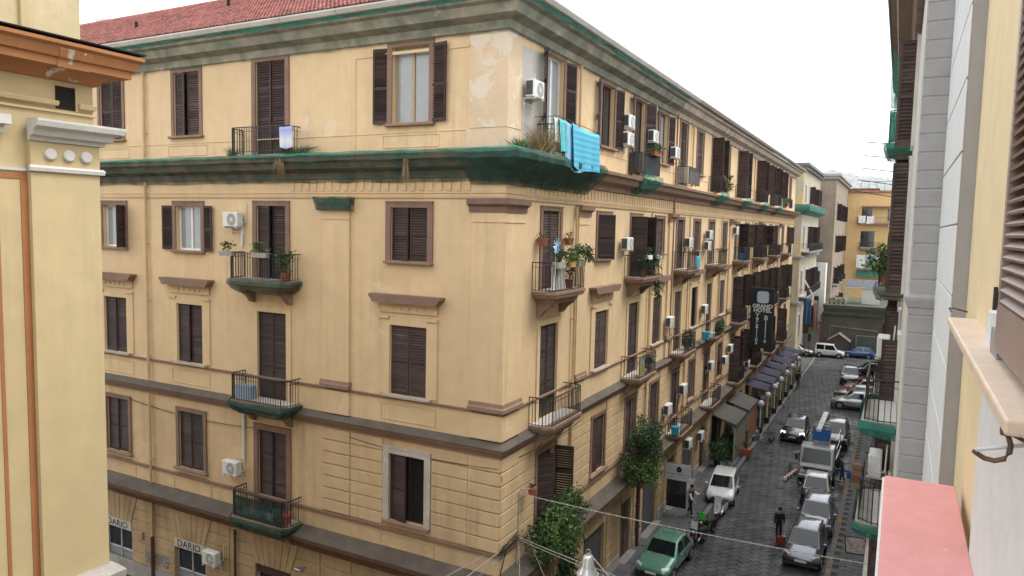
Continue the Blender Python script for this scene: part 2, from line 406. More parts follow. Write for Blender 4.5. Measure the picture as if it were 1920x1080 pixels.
def close_walls(bld, W, D, h, m, faces='SEW', x0=0.):
    """outer walls of a simple block, pierced where windows were set, plus back and top"""
    for f in faces:
        rz = {'S': 0, 'E': PI/2, 'W': -PI/2}[f]; ops = OPS.get((bld.name, round(rz, 2)), []); a, b = {'S': (x0, W), 'E': (0, D), 'W': (-D, 0)}[f]
        me = wall_mesh(a, b, 0, h, ops); me.materials.append(m); link('wall', me, bld, {'S': (0, 0, 0), 'E': (W, 0, 0), 'W': (x0, 0, 0)}[f], rz)
    MB().quad((x0, 0, h), (W, 0, h), (W, D, h), (x0, D, h)).quad((x0, D, 0), (W, D, 0), (W, D, h), (x0, D, h)).build('roof', CONC, bld)
# ============================================================ the large structure: ground
ground = tag(MB().box(-1700, 1700, -120, 6200, -1.2, -.09).build('ground', mat('earth', (.11, .10, .09), .95, .2, .3)), kind='structure')
XF, YF = -11.0, 20.3          # corner of the palazzo

# ============================================================ corner palazzo
PZ = empty('palazzo', (XF, YF, 0), 0, 'long ochre corner palazzo with brown shutters, iron balconies and green netted cornices', 'building')
RE = PI/2
SU = dict(A=-19.4, B=-14.6, C=-10.0, D=-3.65); SW = -34.0
EU = [3.45, 8.7, 12.9, 16.7, 20.7, 24.5, 28.4, 32.4, 36.9, 40.8, 45, 49, 53, 57, 61, 65.2]; EL = 69.7
ROW = {4: (19.35, 2.5, 18.5, 3.4), 3: (14.75, 1.8, 13.82, 2.75), 2: (10.12, 2.4, 9.18, 3.36), 1: (5.62, 2.4, 4.62, 3.3)}
WW = 1.5
def op(u, r, door):
    z, h = (ROW[r][2], ROW[r][3]) if door else (ROW[r][0], ROW[r][1]); return (u-WW/2, u+WW/2, z, z+h)
s_ops = [op(SU[k], r, k == 'C') for k in 'ABCD' for r in (1, 2, 3, 4)]
e_ops = [op(u, r, i % 2 == 0) for i, u in enumerate(EU) for r in (1, 2, 3, 4)]
s_shop = [(u-.95, u+.95, 0, 2.45) for u in (-19.55, -14.8, -10.0, -3.65)]
e_shop = [(u-(1.2 if i % 2 else .75), u+(1.2 if i % 2 else .75), 0, 3.0) for i, u in enumerate(EU)]
def two(u0, u1, ops, rz, zs, m):
    me = wall_mesh(u0, u1, zs[0], zs[1], [o for o in ops if o[2] < zs[1] and o[3] > zs[0]]); me.materials.append(m)
    link('wall', me, PZ, (0, 0, 0), rz)
for z0, z1, m in ((0, 4.1, STUCCO_G), (4.1, 8.7, STUCCO_S), (8.7, 22.4, STUCCO)):
    two(SW, 0, s_ops + s_shop, 0, (z0, z1), m); two(0, EL, e_ops + e_shop, RE, (z0, z1), m)
MB().quad((EL, 0, 0), (EL, 14, 0), (EL, 14, 22.4), (EL, 0, 22.4)).build('wall', STUCCO, PZ, (0, 0, 0), RE)
# --- rustication
bud = [150]
exp = lambda ops, a: [(o[0]-a, o[1]+a, o[2]-.02, o[3]+a) for o in ops]
D1 = [(-4.68, -2.62, 5.55, 8.1), *exp([o for o in s_ops if o[2] < 8 and o[0] < -5], .24)]
for a, b in ((-7.45, -6.15), (-6.13, -1.18), (-1.16, .04)): courses(PZ, 0, a, b, 5.36, 8.50, .45, D1, STUCCO_S, .07 if a != -6.13 else .05, budget=bud)
E1 = exp([o for o in e_ops if o[2] < 8], .2)
pil_e = [6.3, 18.8, 34.6, 47, 59]
courses(PZ, RE, -.04, 1.2, 5.36, 8.5, .45, E1, STUCCO_S, .07, budget=bud)
courses(PZ, RE, 1.22, EL, 5.36, 8.5, .45, E1, STUCCO_S, .05, budget=bud)
bud = [150]
SG = [(o[0], o[1], 0, 3.62) for o in s_shop]; EG = [(o[0]-.25, o[1]+.25, 0, o[3]+.62) for o in e_shop]
courses(PZ, 0, SW, .04, .7, 3.66, .5, SG, STUCCO_G, .045, budget=bud, maxlen=1.9)
courses(PZ, RE, -.04, EL, .7, 3.66, .5, EG, STUCCO_G, .045, budget=bud, maxlen=2.2)
MB().box(SW, .06, -.07, 0, 0, .68).build('plinth', CONC, PZ, (0, -.003, 0))
for i, (a, b) in enumerate(zip([-.06] + [o[1]+.25 for o in EG], [o[0]-.0 for o in EG] + [EL])):
    if b - a > .3: MB().box(a + (0 if i == 0 else -.25), b, -.07, 0, 0, .68).build('plinth', CONC, PZ, fplace(RE, 0, 0, .003), RE)
def fan(rz, u, z0, hw, n, zt, m=STUCCO_G):
    for k in range(n):
        t0, t1 = -1 + 2*k/n, -1 + 2*(k+1)/n; g = .014
        b0, b1 = u + t0*hw + g, u + t1*hw - g; q0, q1 = u + t0*(hw+.42) + g, u + t1*(hw+.42) - g
        MB().prism([(b0, z0), (b1, z0), (q1, zt), (q0, zt)], (-.075, 0)).build('voussoir', m, PZ, fplace(rz, 0, 0, .002), rz)
for u in (-19.55, -14.8, -10.0, -3.65): fan(0, u, 2.48, .95, 7, 3.66)
for o in e_shop[:10]: fan(RE, (o[0]+o[1])/2, 3.02, (o[1]-o[0])/2, 5, 3.66)
# --- horizontal mouldings, mitred round the corner
PATH = [(SW, 0), (0, 0), (0, EL)]
def mould(name, prof, m, path=PATH): return MB().sweep(path, prof).build(name, m, PZ)
mould('cornice', [(.0, 3.66), (.10, 3.68), (.14, 3.86), (.30, 3.92), (.38, 4.10), (.52, 4.14), (.54, 4.27), (.0, 4.27)], DARKTRIM)
mould('ledge', [(.0, 4.274), (.55, 4.274), (.55, 4.31), (.22, 4.40), (.0, 4.58)], LEDGE)
mould('cornice', [(.0, 8.52), (.07, 8.54), (.11, 8.66), (.20, 8.72), (.25, 8.84), (.0, 8.84)], TAUPE_L)
mould('ledge', [(.0, 8.844), (.28, 8.844), (.28, 8.88), (.0, 9.06)], LEDGE)
mould('sill_band', [(.0, 9.93), (.06, 9.94), (.08, 10.02), (.0, 10.03)], TAUPE_L)
mould('sill_band', [(.0, 5.18), (.06, 5.19), (.08, 5.32), (.0, 5.335)], TAUPE_L)
mould('moulding', [(.0, 16.86), (.05, 16.87), (.07, 16.94), (.0, 16.95)], STUCCO)
mould('moulding', [(.0, 17.02), (.04, 17.03), (.04, 17.08), (.0, 17.09)], STUCCO)
mould('moulding', [(.0, 19.02), (.02, 19.03), (.02, 19.06), (.0, 19.07)], STUCCO)
CORNW = mat('cornice_weathered', (.42, .365, .29), .9, .22, 1.4, streak=.8, sdark=.4, bump=.35, patch=((.56, .52, .45), 1.3, .62))
mould('cornice', [(.0, 17.52), (.10, 17.54), (.14, 17.76), (.46, 17.88), (.55, 18.08), (.68, 18.14), (.70, 18.26), (.0, 18.40)], TAUPE_L)
mould('cornice', [(.0, 22.02), (.10, 22.05), (.16, 22.28), (.50, 22.40), (.62, 22.66), (.78, 22.72), (.80, 22.84), (.0, 22.9)], CORNW)
def net(name, path, prof, m, sag=.03, step=.7):
    """net sheet hung over a cornice: swept profile, subdivided along its length and slightly slack"""
    P = []
    for (x0, y0), (x1, y1) in zip(path[:-1], path[1:]):
        n = max(1, int(math.hypot(x1-x0, y1-y0)/step)); P += [(x0+(x1-x0)*k/n, y0+(y1-y0)*k/n) for k in range(n)]
    P.append(path[-1]); mb = MB().sweep(P, prof); mb.f = mb.f[:-2]; R = random.Random(5)
    mb.v = [(x+R.uniform(-sag, sag)*.6, y+R.uniform(-sag, sag)*.6, z+R.uniform(-sag, sag)) for x, y, z in mb.v]
    me = bpy.data.meshes.new(name); me.from_pydata(mb.v, [], mb.f); me.materials.append(m); return link(name, me, PZ)
net('netting', [(SW, 0), (0, 0), (0, 6.6)], [(.06, 17.40), (.16, 17.52), (.20, 17.74), (.50, 17.84), (.60, 18.05), (.73, 18.11), (.75, 18.30), (.16, 18.46)], NETD)
net('netting', [(-1.2, 0), (0, 0), (0, 6.4)], [(.10, 17.28), (.95, 18.05), (.98, 18.22), (.84, 18.38)], NET, .015)
net('netting', [(SW, 0), (0, 0), (0, 18.4)], [(.06, 21.95), (.15, 22.03), (.21, 22.26), (.54, 22.37), (.67, 22.63), (.83, 22.70), (.86, 22.90)], NETT, .015)
net('netting', [(SW, 0), (0, 0), (0, 18.4)], [(.86, 22.77), (.90, 22.90)], NETL, .04)
net('netting', [(SW, 0), (0, 0), (0, 6.5)], [(.80, 18.29), (.82, 18.35), (.6, 18.42)], NETL, .03)
# gutter lengths
for k in range(14):
    a, b = SW + k*2.55, min(SW + (k+1)*2.55 - .03, .9)
    MB().sweep([(a, 0), (b, 0)], [(.80, 22.86), (1.0, 22.88), (1.08, 23.0), (1.08, 23.05), (.80, 23.06)]).build('gutter', GUTTER, PZ)
for k in range(24):
    a, b = 3*k - .95, min(3*(k+1) - .98, EL+.8)
    MB().sweep([(0, a), (0, b)], [(.80, 22.86), (1.0, 22.88), (1.08, 23.0), (1.08, 23.05), (.80, 23.06)]).build('gutter', GUTTER if k < 7 else CONC, PZ)
# frieze of flutes
fz = MB()
for a, b, rz in ((-9.0, -1.2, 0), (1.4, EL-.2, 1)):
    x = a
    while x < b:
        if rz: fz.box(.0, .035, x, x+.17, 17.12, 17.50)
        else: fz.box(x, x+.17, -.035, 0, 17.12, 17.50)
        x += .36
tag(fz.build('frieze', STUCCO, PZ), kind='stuff')
dn = MB(); x = 1.4
while x < EL: dn.box(.0, .06, x, x+.10, 16.955, 17.015); x += .2
tag(dn.build('dentils', STUCCO, PZ), kind='stuff')
# --- pilasters through second and third storey
def pilaster(rz, u, wd, n=.09, cap=True, m=STUCCO, z0=10.04, z1=16.45):
    o = MB().box(-wd/2, wd/2, -n, 0, z0, z1).build('pilaster', m, PZ, fplace(rz, u, 0, .003), rz)
    mb = MB(); W = wd/2 + .11
    mb.prism([(-n-.10, 10.04), (-n-.10, 10.16), (-n-.06, 10.20), (-n-.04, 10.30), (-.0, 10.30), (0, 10.04)], (-W+.05, W-.05), 'x'); mb.build('pilaster_base', TAUPE_L, o)
    mb = MB(); mb.prism([(0, 16.42), (-n-.03, 16.42), (-n-.05, 16.6), (-n-.17, 16.68), (-n-.2, 16.84), (0, 16.84)], (-W-.04, W+.04), 'x'); mb.build('capital', TAUPE_L, o)
    MB().box(-wd/2-.02, wd/2+.02, -n-.025, -n+.0, 16.12, 16.17).build('moulding', m, o)
    MB().box(-wd/2, wd/2, -n, 0, 9.08, 9.92).build('pedestal', m, o); return o
p = pilaster(0, -6.8, 1.25)
nm = MB()
nm.add([(-.85, -.36, 16.9), (.85, -.36, 16.9), (.72, -.28, 16.42), (-.72, -.28, 16.42), (-.85, -.02, 16.9), (.85, -.02, 16.9), (.72, -.02, 16.42), (-.72, -.02, 16.42)], [(0, 1, 2, 3), (1, 5, 6, 2), (0, 3, 7, 4)])
me = bpy.data.meshes.new('netting'); me.from_pydata(nm.v, [], nm.f); me.materials.append(NET); link('netting', me, p)
for u in pil_e: pilaster(RE, u, 1.0, .10)
# corner pilaster wraps both faces
c = MB().box(-1.15, .09, -.09, 1.2, 10.04, 16.45).build('pilaster', STUCCO, PZ, (0, 0, 0))
MB().sweep([(-1.15, 0), (0, 0), (0, 1.2)], [(.09, 10.04), (.2, 10.04), (.2, 10.16), (.15, 10.2), (.13, 10.32), (.09, 10.32)]).build('pilaster_base', TAUPE_L, c)
MB().sweep([(-1.25, 0), (0, 0), (0, 1.3)], [(.05, 16.42), (.12, 16.42), (.15, 16.6), (.28, 16.68), (.30, 16.86), (.05, 16.86)]).build('capital', TAUPE, c)
MB().sweep([(-1.17, 0), (0, 0), (0, 1.22)], [(.05, 16.10), (.115, 16.11), (.115, 16.16), (.05, 16.17)]).build('moulding', STUCCO, c)
MB().box(-1.15, .09, -.09, 1.2, 9.1, 9.92).build('pedestal', STUCCO, PZ)
# top-storey panels: corner strip with lost paint, shallow lesenes
MB().box(-1.35, .035, -.035, .9, 19.08, 21.98).build('corner_strip', mat('stucco_peeling', (.63, .485, .33), .92, .1, .6, bump=.5, bscale=9, patch=((.64, .55, .44), 1.0, .54)), PZ)
MB().box(-1.45, .06, -.06, 1.0, 18.42, 19.04).build('corner_strip', mat('stucco_peeling_low', (.61, .48, .33), .92, .1, .6, bump=.5, bscale=9, patch=((.60, .53, .43), 1.6, .53)), PZ)
MB().box(0, .03, .92, 2.55, 18.5, 21.75).build('bare_plaster_patch', mat('grey_render', (.43, .41, .37), .95, .15, 1.5, bump=.4), PZ)
for u0, u1 in ((-6.0, -1.4),): MB().box(u0, u1, -.03, 0, 21.62, 21.72).box(u0, u0+.04, -.03, 0, 18.5, 21.62).build('panel_moulding', STUCCO, PZ)
for k, u in (('D', -3.65), ('A', -19.4), ('B', -14.6)):
    for z0, z1 in ((18.55, 18.98), (9.2, 9.80), (4.62, 5.08)):
        W = 1.15; t = .03
        MB().box(u-W, u+W, -.022, 0, z1-t, z1).box(u-W, u+W, -.022, 0, z0, z0+t).box(u-W, u-W+t, -.022, 0, z0+t, z1-t).box(u+W-t, u+W, -.022, 0, z0+t, z1-t).build('panel_moulding', STUCCO if z0 > 8 else STUCCO_S, PZ)
# --- windows of the end facade
W = lambda k, r, aL=0, aR=0, **kw: window(PZ, 0, SU[k], ROW[r][2] if k == 'C' else ROW[r][0], WW, ROW[r][3] if k == 'C' else ROW[r][1], aL, aR, door=k == 'C', **kw)
W('A', 4, 0, 0, arch=.05, archw=.16); W('B', 4, 14, 0, arch=.05, archw=.16, sm=SHUT2); W('C', 4, 0, 0, arch=.06, archw=.2); W('D', 4, 172, 168, arch=.05, archw=.2, frame=mat('wood_frame_tan', (.36, .27, .15), .6), gl=GLASSC)
W('A', 3, 170, 120, arch=.05, frame=WHITEP, gl=GLASSC); W('B', 3, 172, 170, arch=.05, frame=WHITEP, gl=GLASSC); W('C', 3, 12, 0, arch=.06); W('D', 3, 8, 0, arch=.06, archw=.22)
W('A', 2, hood=True); W('B', 2, 6, 0, hood=True); W('D', 2, hood=True, sm=SHUT2); W('C', 2, arch=.05, archw=.24, archm=STUCCO)
W('A', 1, 4, 0, arch=.07, archw=.17); W('B', 1, 0, 0, arch=.07, archw=.17); W('C', 1, arch=.07, archw=.22)
W('D', 1, 9, -78, arch=.075, archw=.25, archm=RAWPL, gl=BLACK)
# --- windows of the street facade
ST = {4: [(150, 165), (165, 165), (165, 152), (165, 165), (0, 0), (0, 0), (88, 97), (0, 0), (90, 95), (0, 0), (88, 95), (90, 90), (92, 88), (90, 92), (0, 0), (0, 0)],
      3: [(0, 0), (55, 0), (80, 88), (0, 0), (0, 0), (0, 0), (0, 0), (0, 0), (0, 90), (90, 90), (90, 92), (0, 88), (88, 0), (0, 0), (0, 0), (90, 0)],
      2: [(0, 0), (0, 0), (0, 0), (6, 0), (8, 0), (0, 10), (0, 0), (0, 0), (92, 88), (90, 90), (85, 92), (90, 88), (90, 90), (86, 0), (90, 92), (90, 0)],
      1: [(35, 100), (0, 0), (0, 8), (0, 0), (0, 0), (0, 0), (0, 0), (0, 0), (90, 90), (88, 92), (90, 90), (92, 86), (90, 90), (0, 0), (90, 90), (0, 0)]}
for r in (1, 2, 3, 4):
    for i, u in enumerate(EU):
        door = i % 2 == 0; a, b = ST[r][i]; z, h = (ROW[r][2], ROW[r][3]) if door else (ROW[r][0], ROW[r][1])
        kw = dict(arch=.05, archw=.17) if r in (3, 4) else dict(arch=.07, archw=.16) if r == 1 else (dict(hood=True) if not door else dict(arch=.05, archw=.22, archm=STUCCO))
        gl = GLASSC if (r, i) in ((4, 0), (4, 3)) else None
        window(PZ, RE, u, z, WW, h, a, b, door=door, gl=gl, frame=WHITEP if (r, i) in ((4, 0),) else None, sm=SHUT2 if (i + r) % 3 == 0 else SHUT, **kw)
# --- balconies
for z, nt_ in ((13.80, NETD), (9.16, NET), (4.60, NET)): balcony(PZ, 0, SU['C'], z, 2.9, .82, net=nt_)
def rail_only(rz, u, z, wd, d):
    return link('balcony_railing', railing_mesh(wd, d, .95), PZ, fplace(rz, u, z, .02), rz)
rail_only(0, SU['C'], 18.47, 2.9, .68)
for i in range(0, 16, 2):
    for r in (1, 2, 3):
        balcony(PZ, RE, EU[i], {3: 13.80, 2: 9.16, 1: 4.60}[r], 2.86, .80, net=None)
    o = rail_only(RE, EU[i], 18.47, 2.7, .66)
    if i in (2, 6, 8, 10, 12):   # net slung below the top-storey balconies
        mb = MB(); R = random.Random(i)
        for k in range(7):
            x = -1.45 + 2.9*k/6
            for y, z in ((-.75, .0), (-.80, -.22), (-.5, -.62), (-.12, -.85)): mb.v.append((x*(1 if z > -.5 else .85)+R.uniform(-.03, .03), y+R.uniform(-.04, .04), z+R.uniform(-.06, .04)))
        for k in range(6):
            for j in range(3): mb.f.append((k*4+j, (k+1)*4+j, (k+1)*4+j+1, k*4+j+1))
        me = bpy.data.meshes.new('netting'); me.from_pydata(mb.v, [], mb.f); me.materials.append(NETL); link('netting', me, o)
    if i in (2, 4, 12): # fabric screen behind the rail
        MB().box(-1.3, 1.3, -.635, -.625, .05, .92).box(-1.34, -1.33, -.6, -.02, .05, .92).build('screen', ACD if i != 4 else CONC, o)
# thin green screens behind first-floor rails on the end facade
MB().box(-1.28, 1.28, -.79, -.78, .05, .82).build('balcony_screen', NET, PZ, fplace(0, SU['C'], 4.6, 0))
# --- drain pipes
def pipe(rz, u, segs, r=.055, m=PIPE, n=.12):
    mb = MB()
    for z0, z1 in segs:
        mb.tube([(0, -n, z0), (0, -n, z1)], r, 8)
        z = z0 + 1.0
        while z < z1: mb.tube([(0, -n, z), (0, -n, z+.06)], r*1.35, 8); mb.box(-.02, .02, -n, 0, z+.01, z+.04); z += 2.4
    return mb.build('drain_pipe', m, PZ, fplace(rz, u, 0, .004), rz)
pipe(0, -17.1, [(4.6, 8.5), (9.1, 17.5), (18.5, 22.0), (2.2, 3.7)]); pipe(0, -17.1, [(0, 2.2)], .07, PIPE_D)
pipe(0, -12.0, [(0, 3.6)], .045, PIPE_D)
for u in (5.5, 15.0, 22.4, 31, 42.6, 55): pipe(RE, u, [(4.6, 8.5), (9.1, 16.8), (18.5, 22.0)], .05)
pipe(RE, 14.4, [(.1, 3.7)], .09, PIPE_D); pipe(RE, 18.9, [(8.9, 22.2)], .045, mat('pipe_brown', (.22, .12, .07), .7))
# --- shops at street level
sf = mat('shop_frame_grey', (.35, .36, .36), .5); STEP = mat('worn_step_stone', (.22, .21, .20), .7, .2, 3., bump=.2); SHUTTER_R = mat('roller_shutter', (.075, .075, .08), .6, .2, 2., bump=.3)
for k, u in enumerate((-19.55, -14.8, -10.0, -3.65)):
    o = MB().box(-.95, -.87, .1, .2, 0, 2.1).box(.87, .95, .1, .2, 0, 2.1).box(-.04, .04, .1, .2, 0, 2.1).box(-.95, .95, .1, .2, 1.0, 1.06).build('shop_window', sf, PZ, (u, 0, 0))
    for s in (-1, 1):
        MB().box(-.41, .41, .14, .15, 0, .98).build('pane', GLASSC if k < 2 else GLASS, o, (s*.455, 0, 0)); MB().box(-.41, .41, .14, .15, 1.08, 2.08).build('pane', GLASS, o, (s*.455, 0, 0))
    if k < 2:
        sb = MB().bbox(-.94, .94, -.06, .02, 0, .40, .01).build('shop_sign', mat('shop_sign_board_%d' % k, (.50, .48, .43), .6, .12, 4.), PZ, (u, -.01, 2.06))
        text('lettering', 'DARIO', .42, BLACK, sb, (-.02, -.064, .19), (PI/2, 0, 0), .004, sx=1.12)
    else: MB().box(-.95, .95, .02, .1, 2.1, 2.45).build('shop_lintel', PIPE_D, PZ, (u, 0, 0))
for i, o in enumerate(e_shop):
    u = (o[0]+o[1])/2; hw = (o[1]-o[0])/2
    if i % 2 == 0 and i:
        d = MB().box(-hw, hw, .12, .2, 0, 3.0).build('street_door', SHUT, PZ, fplace(RE, u, 0), RE)
        for s in (-1, 1):
            for z0, z1 in ((.15, 1.3), (1.4, 2.7)): MB().bbox(-hw*.40, hw*.40, -.02, .0, z0, z1, .01).build('door_panel', SHUT2, d, (s*hw*.5, .12, 0))
    else:
        d = MB().box(-hw, hw, .16, .2, 0, 3.0).build('roller_shutter', SHUTTER_R, PZ, fplace(RE, u, 0), RE)
        mb = MB(); z = .04
        while z < 2.95: mb.box(-hw+.02, hw-.02, .135, .158, z, z+.085); z += .10
        tag(mb.build('shutter_slats', SHUTTER_R, d), kind='stuff')
    MB().bbox(-hw-.15, hw+.15, -.32, .1, 0, .15, .015).build('doorstep', STEP, PZ, fplace(RE, u, .0), RE)
# --- roof
RP = [(SW, -.95, 23.05), (.95, -.95, 23.05), (-4.1, 4.1, 25.95), (SW, 4.1, 25.95)]
rf = MB().quad(*RP).quad((.95, -.95, 23.05), (.95, EL+.8, 23.05), (-4.1, EL-4, 25.95), (-4.1, 4.1, 25.95)).quad((-4.1, 4.1, 25.95), (-4.1, EL-4, 25.95), (-10, EL, 22.6), (-10, 10, 22.6)).quad((SW, 4.1, 25.95), (-4.1, 4.1, 25.95), (-10, 10, 22.6), (SW, 10, 22.6)).build('roof', DARKTRIM, PZ)
tl = MB(); sl = Vector((0, 5.05, 2.9)).normalized(); nr = Vector((0, -sl.z, sl.y))
for r in range(25):
    for q in range(198):
        x = SW + .09 + q*.18; p0 = Vector((x, -1.0, 23.06)) + sl*(r*.235); 
        if x > .95 - (p0.y + .95) - .1: continue
        a = p0 + nr*(.045 + rnd(0, .012)); b = p0 + sl*.28 + nr*.02; ring = []
        for base, rr in ((a, .082), (b, .072)):
            for k in range(4):
                t = PI*k/3; ring.append(base + Vector((math.cos(t)*rr, 0, 0)) + nr*(math.sin(t)*rr*.75))
        tl.add(ring, [(k, k+1, 5+k, 4+k) for k in range(3)] + [(0, 1, 2, 3)])
tag(tl.build('roof_tiles', TILE, rf), kind='stuff')
MB().tube([(SW, 4.1, 26.0), (-4.1, 4.1, 26.0)], .14, 8).build('ridge_tiles', TILE, rf)
MB().tube([(.9, -.9, 23.1), (-4.1, 4.1, 26.0)], .14, 8).build('ridge_tiles', TILE, rf)
for x, k in ((-18.9, 2.2), (-15.0, 4.0), (-11.2, 3.2)):
    pz = Vector((x, -1.0, 23.12)) + sl*k; MB().tube([pz, pz + Vector((0, 0, .28))], .07, 8).build('vent_pipe', BLACK, rf)
ch = MB().bbox(-16.9, -14.2, 4.3, 5.4, 25.2, 26.6, .03).build('chimney_stack', WHITEP, rf); MB().box(-17.1, -14.0, 4.15, 5.55, 26.6, 26.72).build('cap', CONC, ch)
# ============================================================ road, pavements, kerbs
BASALT = mat('basalt_slab', (.054, .056, .060), .47, .4, .6, rvar=.2, rand=.22, bump=.5, bscale=9, spec=.5, fleck=((.10, .10, .10), 5., .66))
JOINT = mat('joint_dirt', (.044, .045, .047), .8, .3, 3.)
PAVE = mat('pavement_stone', (.088, .089, .092), .6, .18, 1.2, rand=.16, bump=.3, bscale=12, fleck=((.20, .19, .18), 4., .68))
KERB = mat('kerb_stone', (.16, .155, .15), .7, .2, 2., rand=.15, bump=.3)
KERBY = mat('kerb_worn_yellow', (.30, .19, .045), .8, .2, 2., patch=((.15, .145, .14), 2.2, .44))
XL, XR = -8.8, -2.2
def slab_mesh(a, b, h, m, k):
    R = random.Random(k); mb = MB(); c = .005
    top = [(-a/2+c+R.uniform(0, .02), -b/2+c, 0), (a/2-c, -b/2+c+R.uniform(0, .02), 0), (a/2-c-R.uniform(0, .02), b/2-c, 0), (-a/2+c, b/2-c-R.uniform(0, .02), 0)]
    t2 = [(x*.96, y*.96, .012 + R.uniform(-.004, .004)) for x, y, z in top]; bt = [(x, y, -h) for x, y, z in top]
    mb.add(bt + top + t2, [(8, 9, 10, 11)] + [(i, (i+1) % 4, 4+(i+1) % 4, 4+i) for i in range(4)] + [(4+i, 4+(i+1) % 4, 8+(i+1) % 4, 8+i) for i in range(4)]); return mb
def pave(name, parent, region, a, b, ang, z, m, budget, stuffname, tilt=.9, jit=.5):
    x0, x1, y0, y1 = region; ca, sa = math.cos(ang), math.sin(ang); cells = []
    n = int(60/min(a, b)) + 2; cx, cy = (x0+x1)/2, (y0+y1)/2; ext = math.hypot(x1-x0, y1-y0)/2
    for i in range(-int(ext/a)-2, int(ext/a)+3):
        for j in range(-int(ext/b)-2, int(ext/b)+3):
            u, v = (i + (.5 if j % 2 else 0) * jit*2)*a, j*b; x, y = cx + u*ca - v*sa, cy + u*sa + v*ca
            if x0 < x < x1 and y0 < y < y1: cells.append((y, x))
    cells.sort(); ms = [slab_mesh(a, b, .05, m, k) for k in range(6)]; mes = [q.mesh(name, m) for q in ms]; rest = MB()
    for k, (y, x) in enumerate(cells):
        tx, ty, zz = rad(rnd(-tilt, tilt)), rad(rnd(-tilt, tilt)), z + rnd(-.006, .006)
        if k < budget:
            o = link(name, mes[k % 6], parent, (x, y, zz)); o.rotation_euler = (tx, ty, ang)
        else:
            M = Matrix.Translation((x, y, zz)) @ Matrix.Rotation(ang, 4, 'Z') @ Matrix.Rotation(tx, 4, 'X') @ Matrix.Rotation(ty, 4, 'Y')
            q = ms[k % 6]; rest.add([M @ Vector(v) for v in q.v], q.f)
    if rest.f: tag(rest.build(stuffname, m, parent), kind='stuff')
road = tag(MB().box(-9.2, -1.9, -30, 101.5, -.085, -.035).box(-60, -9.2, 8.4, 19.0, -.085, -.035).box(-40, 12, 101.5, 106, -.085, -.035).box(-16, -8.6, 106, 140, -.085, -.035).build('road', JOINT), kind='structure')
pave('paving_slab', road, (XL-.15, XR+.15, 29.5, 101.2), .60, .38, rad(45), -.012, BASALT, 300, 'paving_slabs', 1.3)
pave('paving_slab', road, (-40, 10, 101.6, 105.8), .74, .46, rad(45), -.012, BASALT, 0, 'paving_slabs')
for q in range(3): tag(MB().box(-4.52, -4.40, 31.5 + q*5.4, 36.7 + q*5.4, .0, .012).build('parking_line', mat('worn_blue_paint_%d' % q, (.10, .20, .30), .8, .2, 3., patch=((.07, .075, .085), 2.5, .42)), road), kind=None)
pvl = tag(MB().box(XF-.3, XL-.14, 19, 100, -.085, .10).build('pavement', JOINT), kind='structure')
pave('pavement_slab', pvl, (XF, XL-.3, 28.5, 99.8), 1.05, .62, PI/2, .112, PAVE, 260, 'pavement_slabs', .25)
pvr = tag(MB().box(XR+.14, .6, -10, 100, -.085, .10).build('pavement', JOINT), kind='structure')
pave('pavement_slab', pvr, (XR+.3, -.35, 31, 99.8), .62, .42, 0, .112, PAVE, 260, 'pavement_slabs', .3)
for (x, par, m, y0) in ((XL-.07, pvl, KERB, 28), (XR+.07, pvr, KERBY, 28)):
    me = [MB().bbox(-.13, .13, -.49, .49, -.2, .14 - .001*k, .02).mesh('kerb_stone', m) for k in range(3)]
    for k in range(72):
        o = link('kerb_stone', me[k % 3], par, (x + rnd(-.008, .008), y0 + k + .5, 0))

# ============================================================ left neighbour with brown cornice
YEL = mat('stucco_pale_yellow', (.555, .445, .258), .85, .09, .35, streak=.6, sdark=.62, bump=.12, bscale=10, spec=.2)
BRN = mat('painted_brown_cornice', (.36, .155, .062), .8, .10, .8, streak=.35, sdark=.6, bump=.15)
BRNP = mat('painted_brown_flaking', (.36, .155, .062), .8, .10, .8, bump=.5, bscale=12, patch=((.50, .44, .36), 4.0, .54))
WST = mat('white_stone_trim', (.60, .585, .56), .75, .1, 1.5, streak=.3, bump=.15)
LB = empty('yellow_building', (-11, 7.05, 0), 0, 'pale yellow building with heavy brown cornice and white capital across the side street', 'building')
MB().box(-24, -.0, -32, 0, 0, 18.4).build('wall', YEL, LB)
pl = MB().box(-.3, .09, -.99, .02, 10.5, 16.63).build('pilaster', YEL, LB)
MB().box(-.3, .095, -.99, .024, 16.72, 17.06).build('frieze', YEL, LB)
LP = [(.0, -32), (.0, .0), (-24, .0)]
def lsweep(name, path, prof, m, par=LB):
    mb = MB().sweep(path, prof); return mb.build(name, m, par)
cp = [(.08, -1.02), (.08, .03), (-.3, .03)]
lsweep('string_moulding', cp, [(.0, 16.63), (.05, 16.64), (.06, 16.69), (.04, 16.72), (.0, 16.72)], WST, pl)
lsweep('capital', cp, [(.0, 17.06), (.05, 17.07), (.06, 17.12), (.13, 17.14), (.16, 17.22), (.25, 17.26), (.27, 17.33), (.27, 17.36), (.0, 17.37)], WST, pl)
for k, y in enumerate((-.72, -.455, -.195)):
    MB().lathe([(.085, 0), (.085, .03), (.07, .045)], (.096, y, 16.89), 20, Matrix.Rotation(PI/2, 3, 'Y')).build('roundel', WST, LB)
MB().box(-.1, .03, -2.6, -1.0, 16.63, 16.67).build('string_moulding', WST, LB)
MB().box(-.1, .012, -2.6, -1.0, 16.52, 16.60).box(-.1, .012, -1.09, -.99, 9, 16.52).build('painted_border', BRN, LB)
MB().box(-.1, .012, -1.43, -1.38, 9, 16.0).build('painted_border', BRN, LB)
MB().box(-.1, .12, -3.4, -1.33, 17.13, 17.37).box(-.1, .20, -3.4, -1.28, 17.24, 17.37).build('capital', WST, LB)
lsweep('moulding', LP, [(.0, 17.50), (.04, 17.51), (.04, 17.54), (.0, 17.55)], YEL)
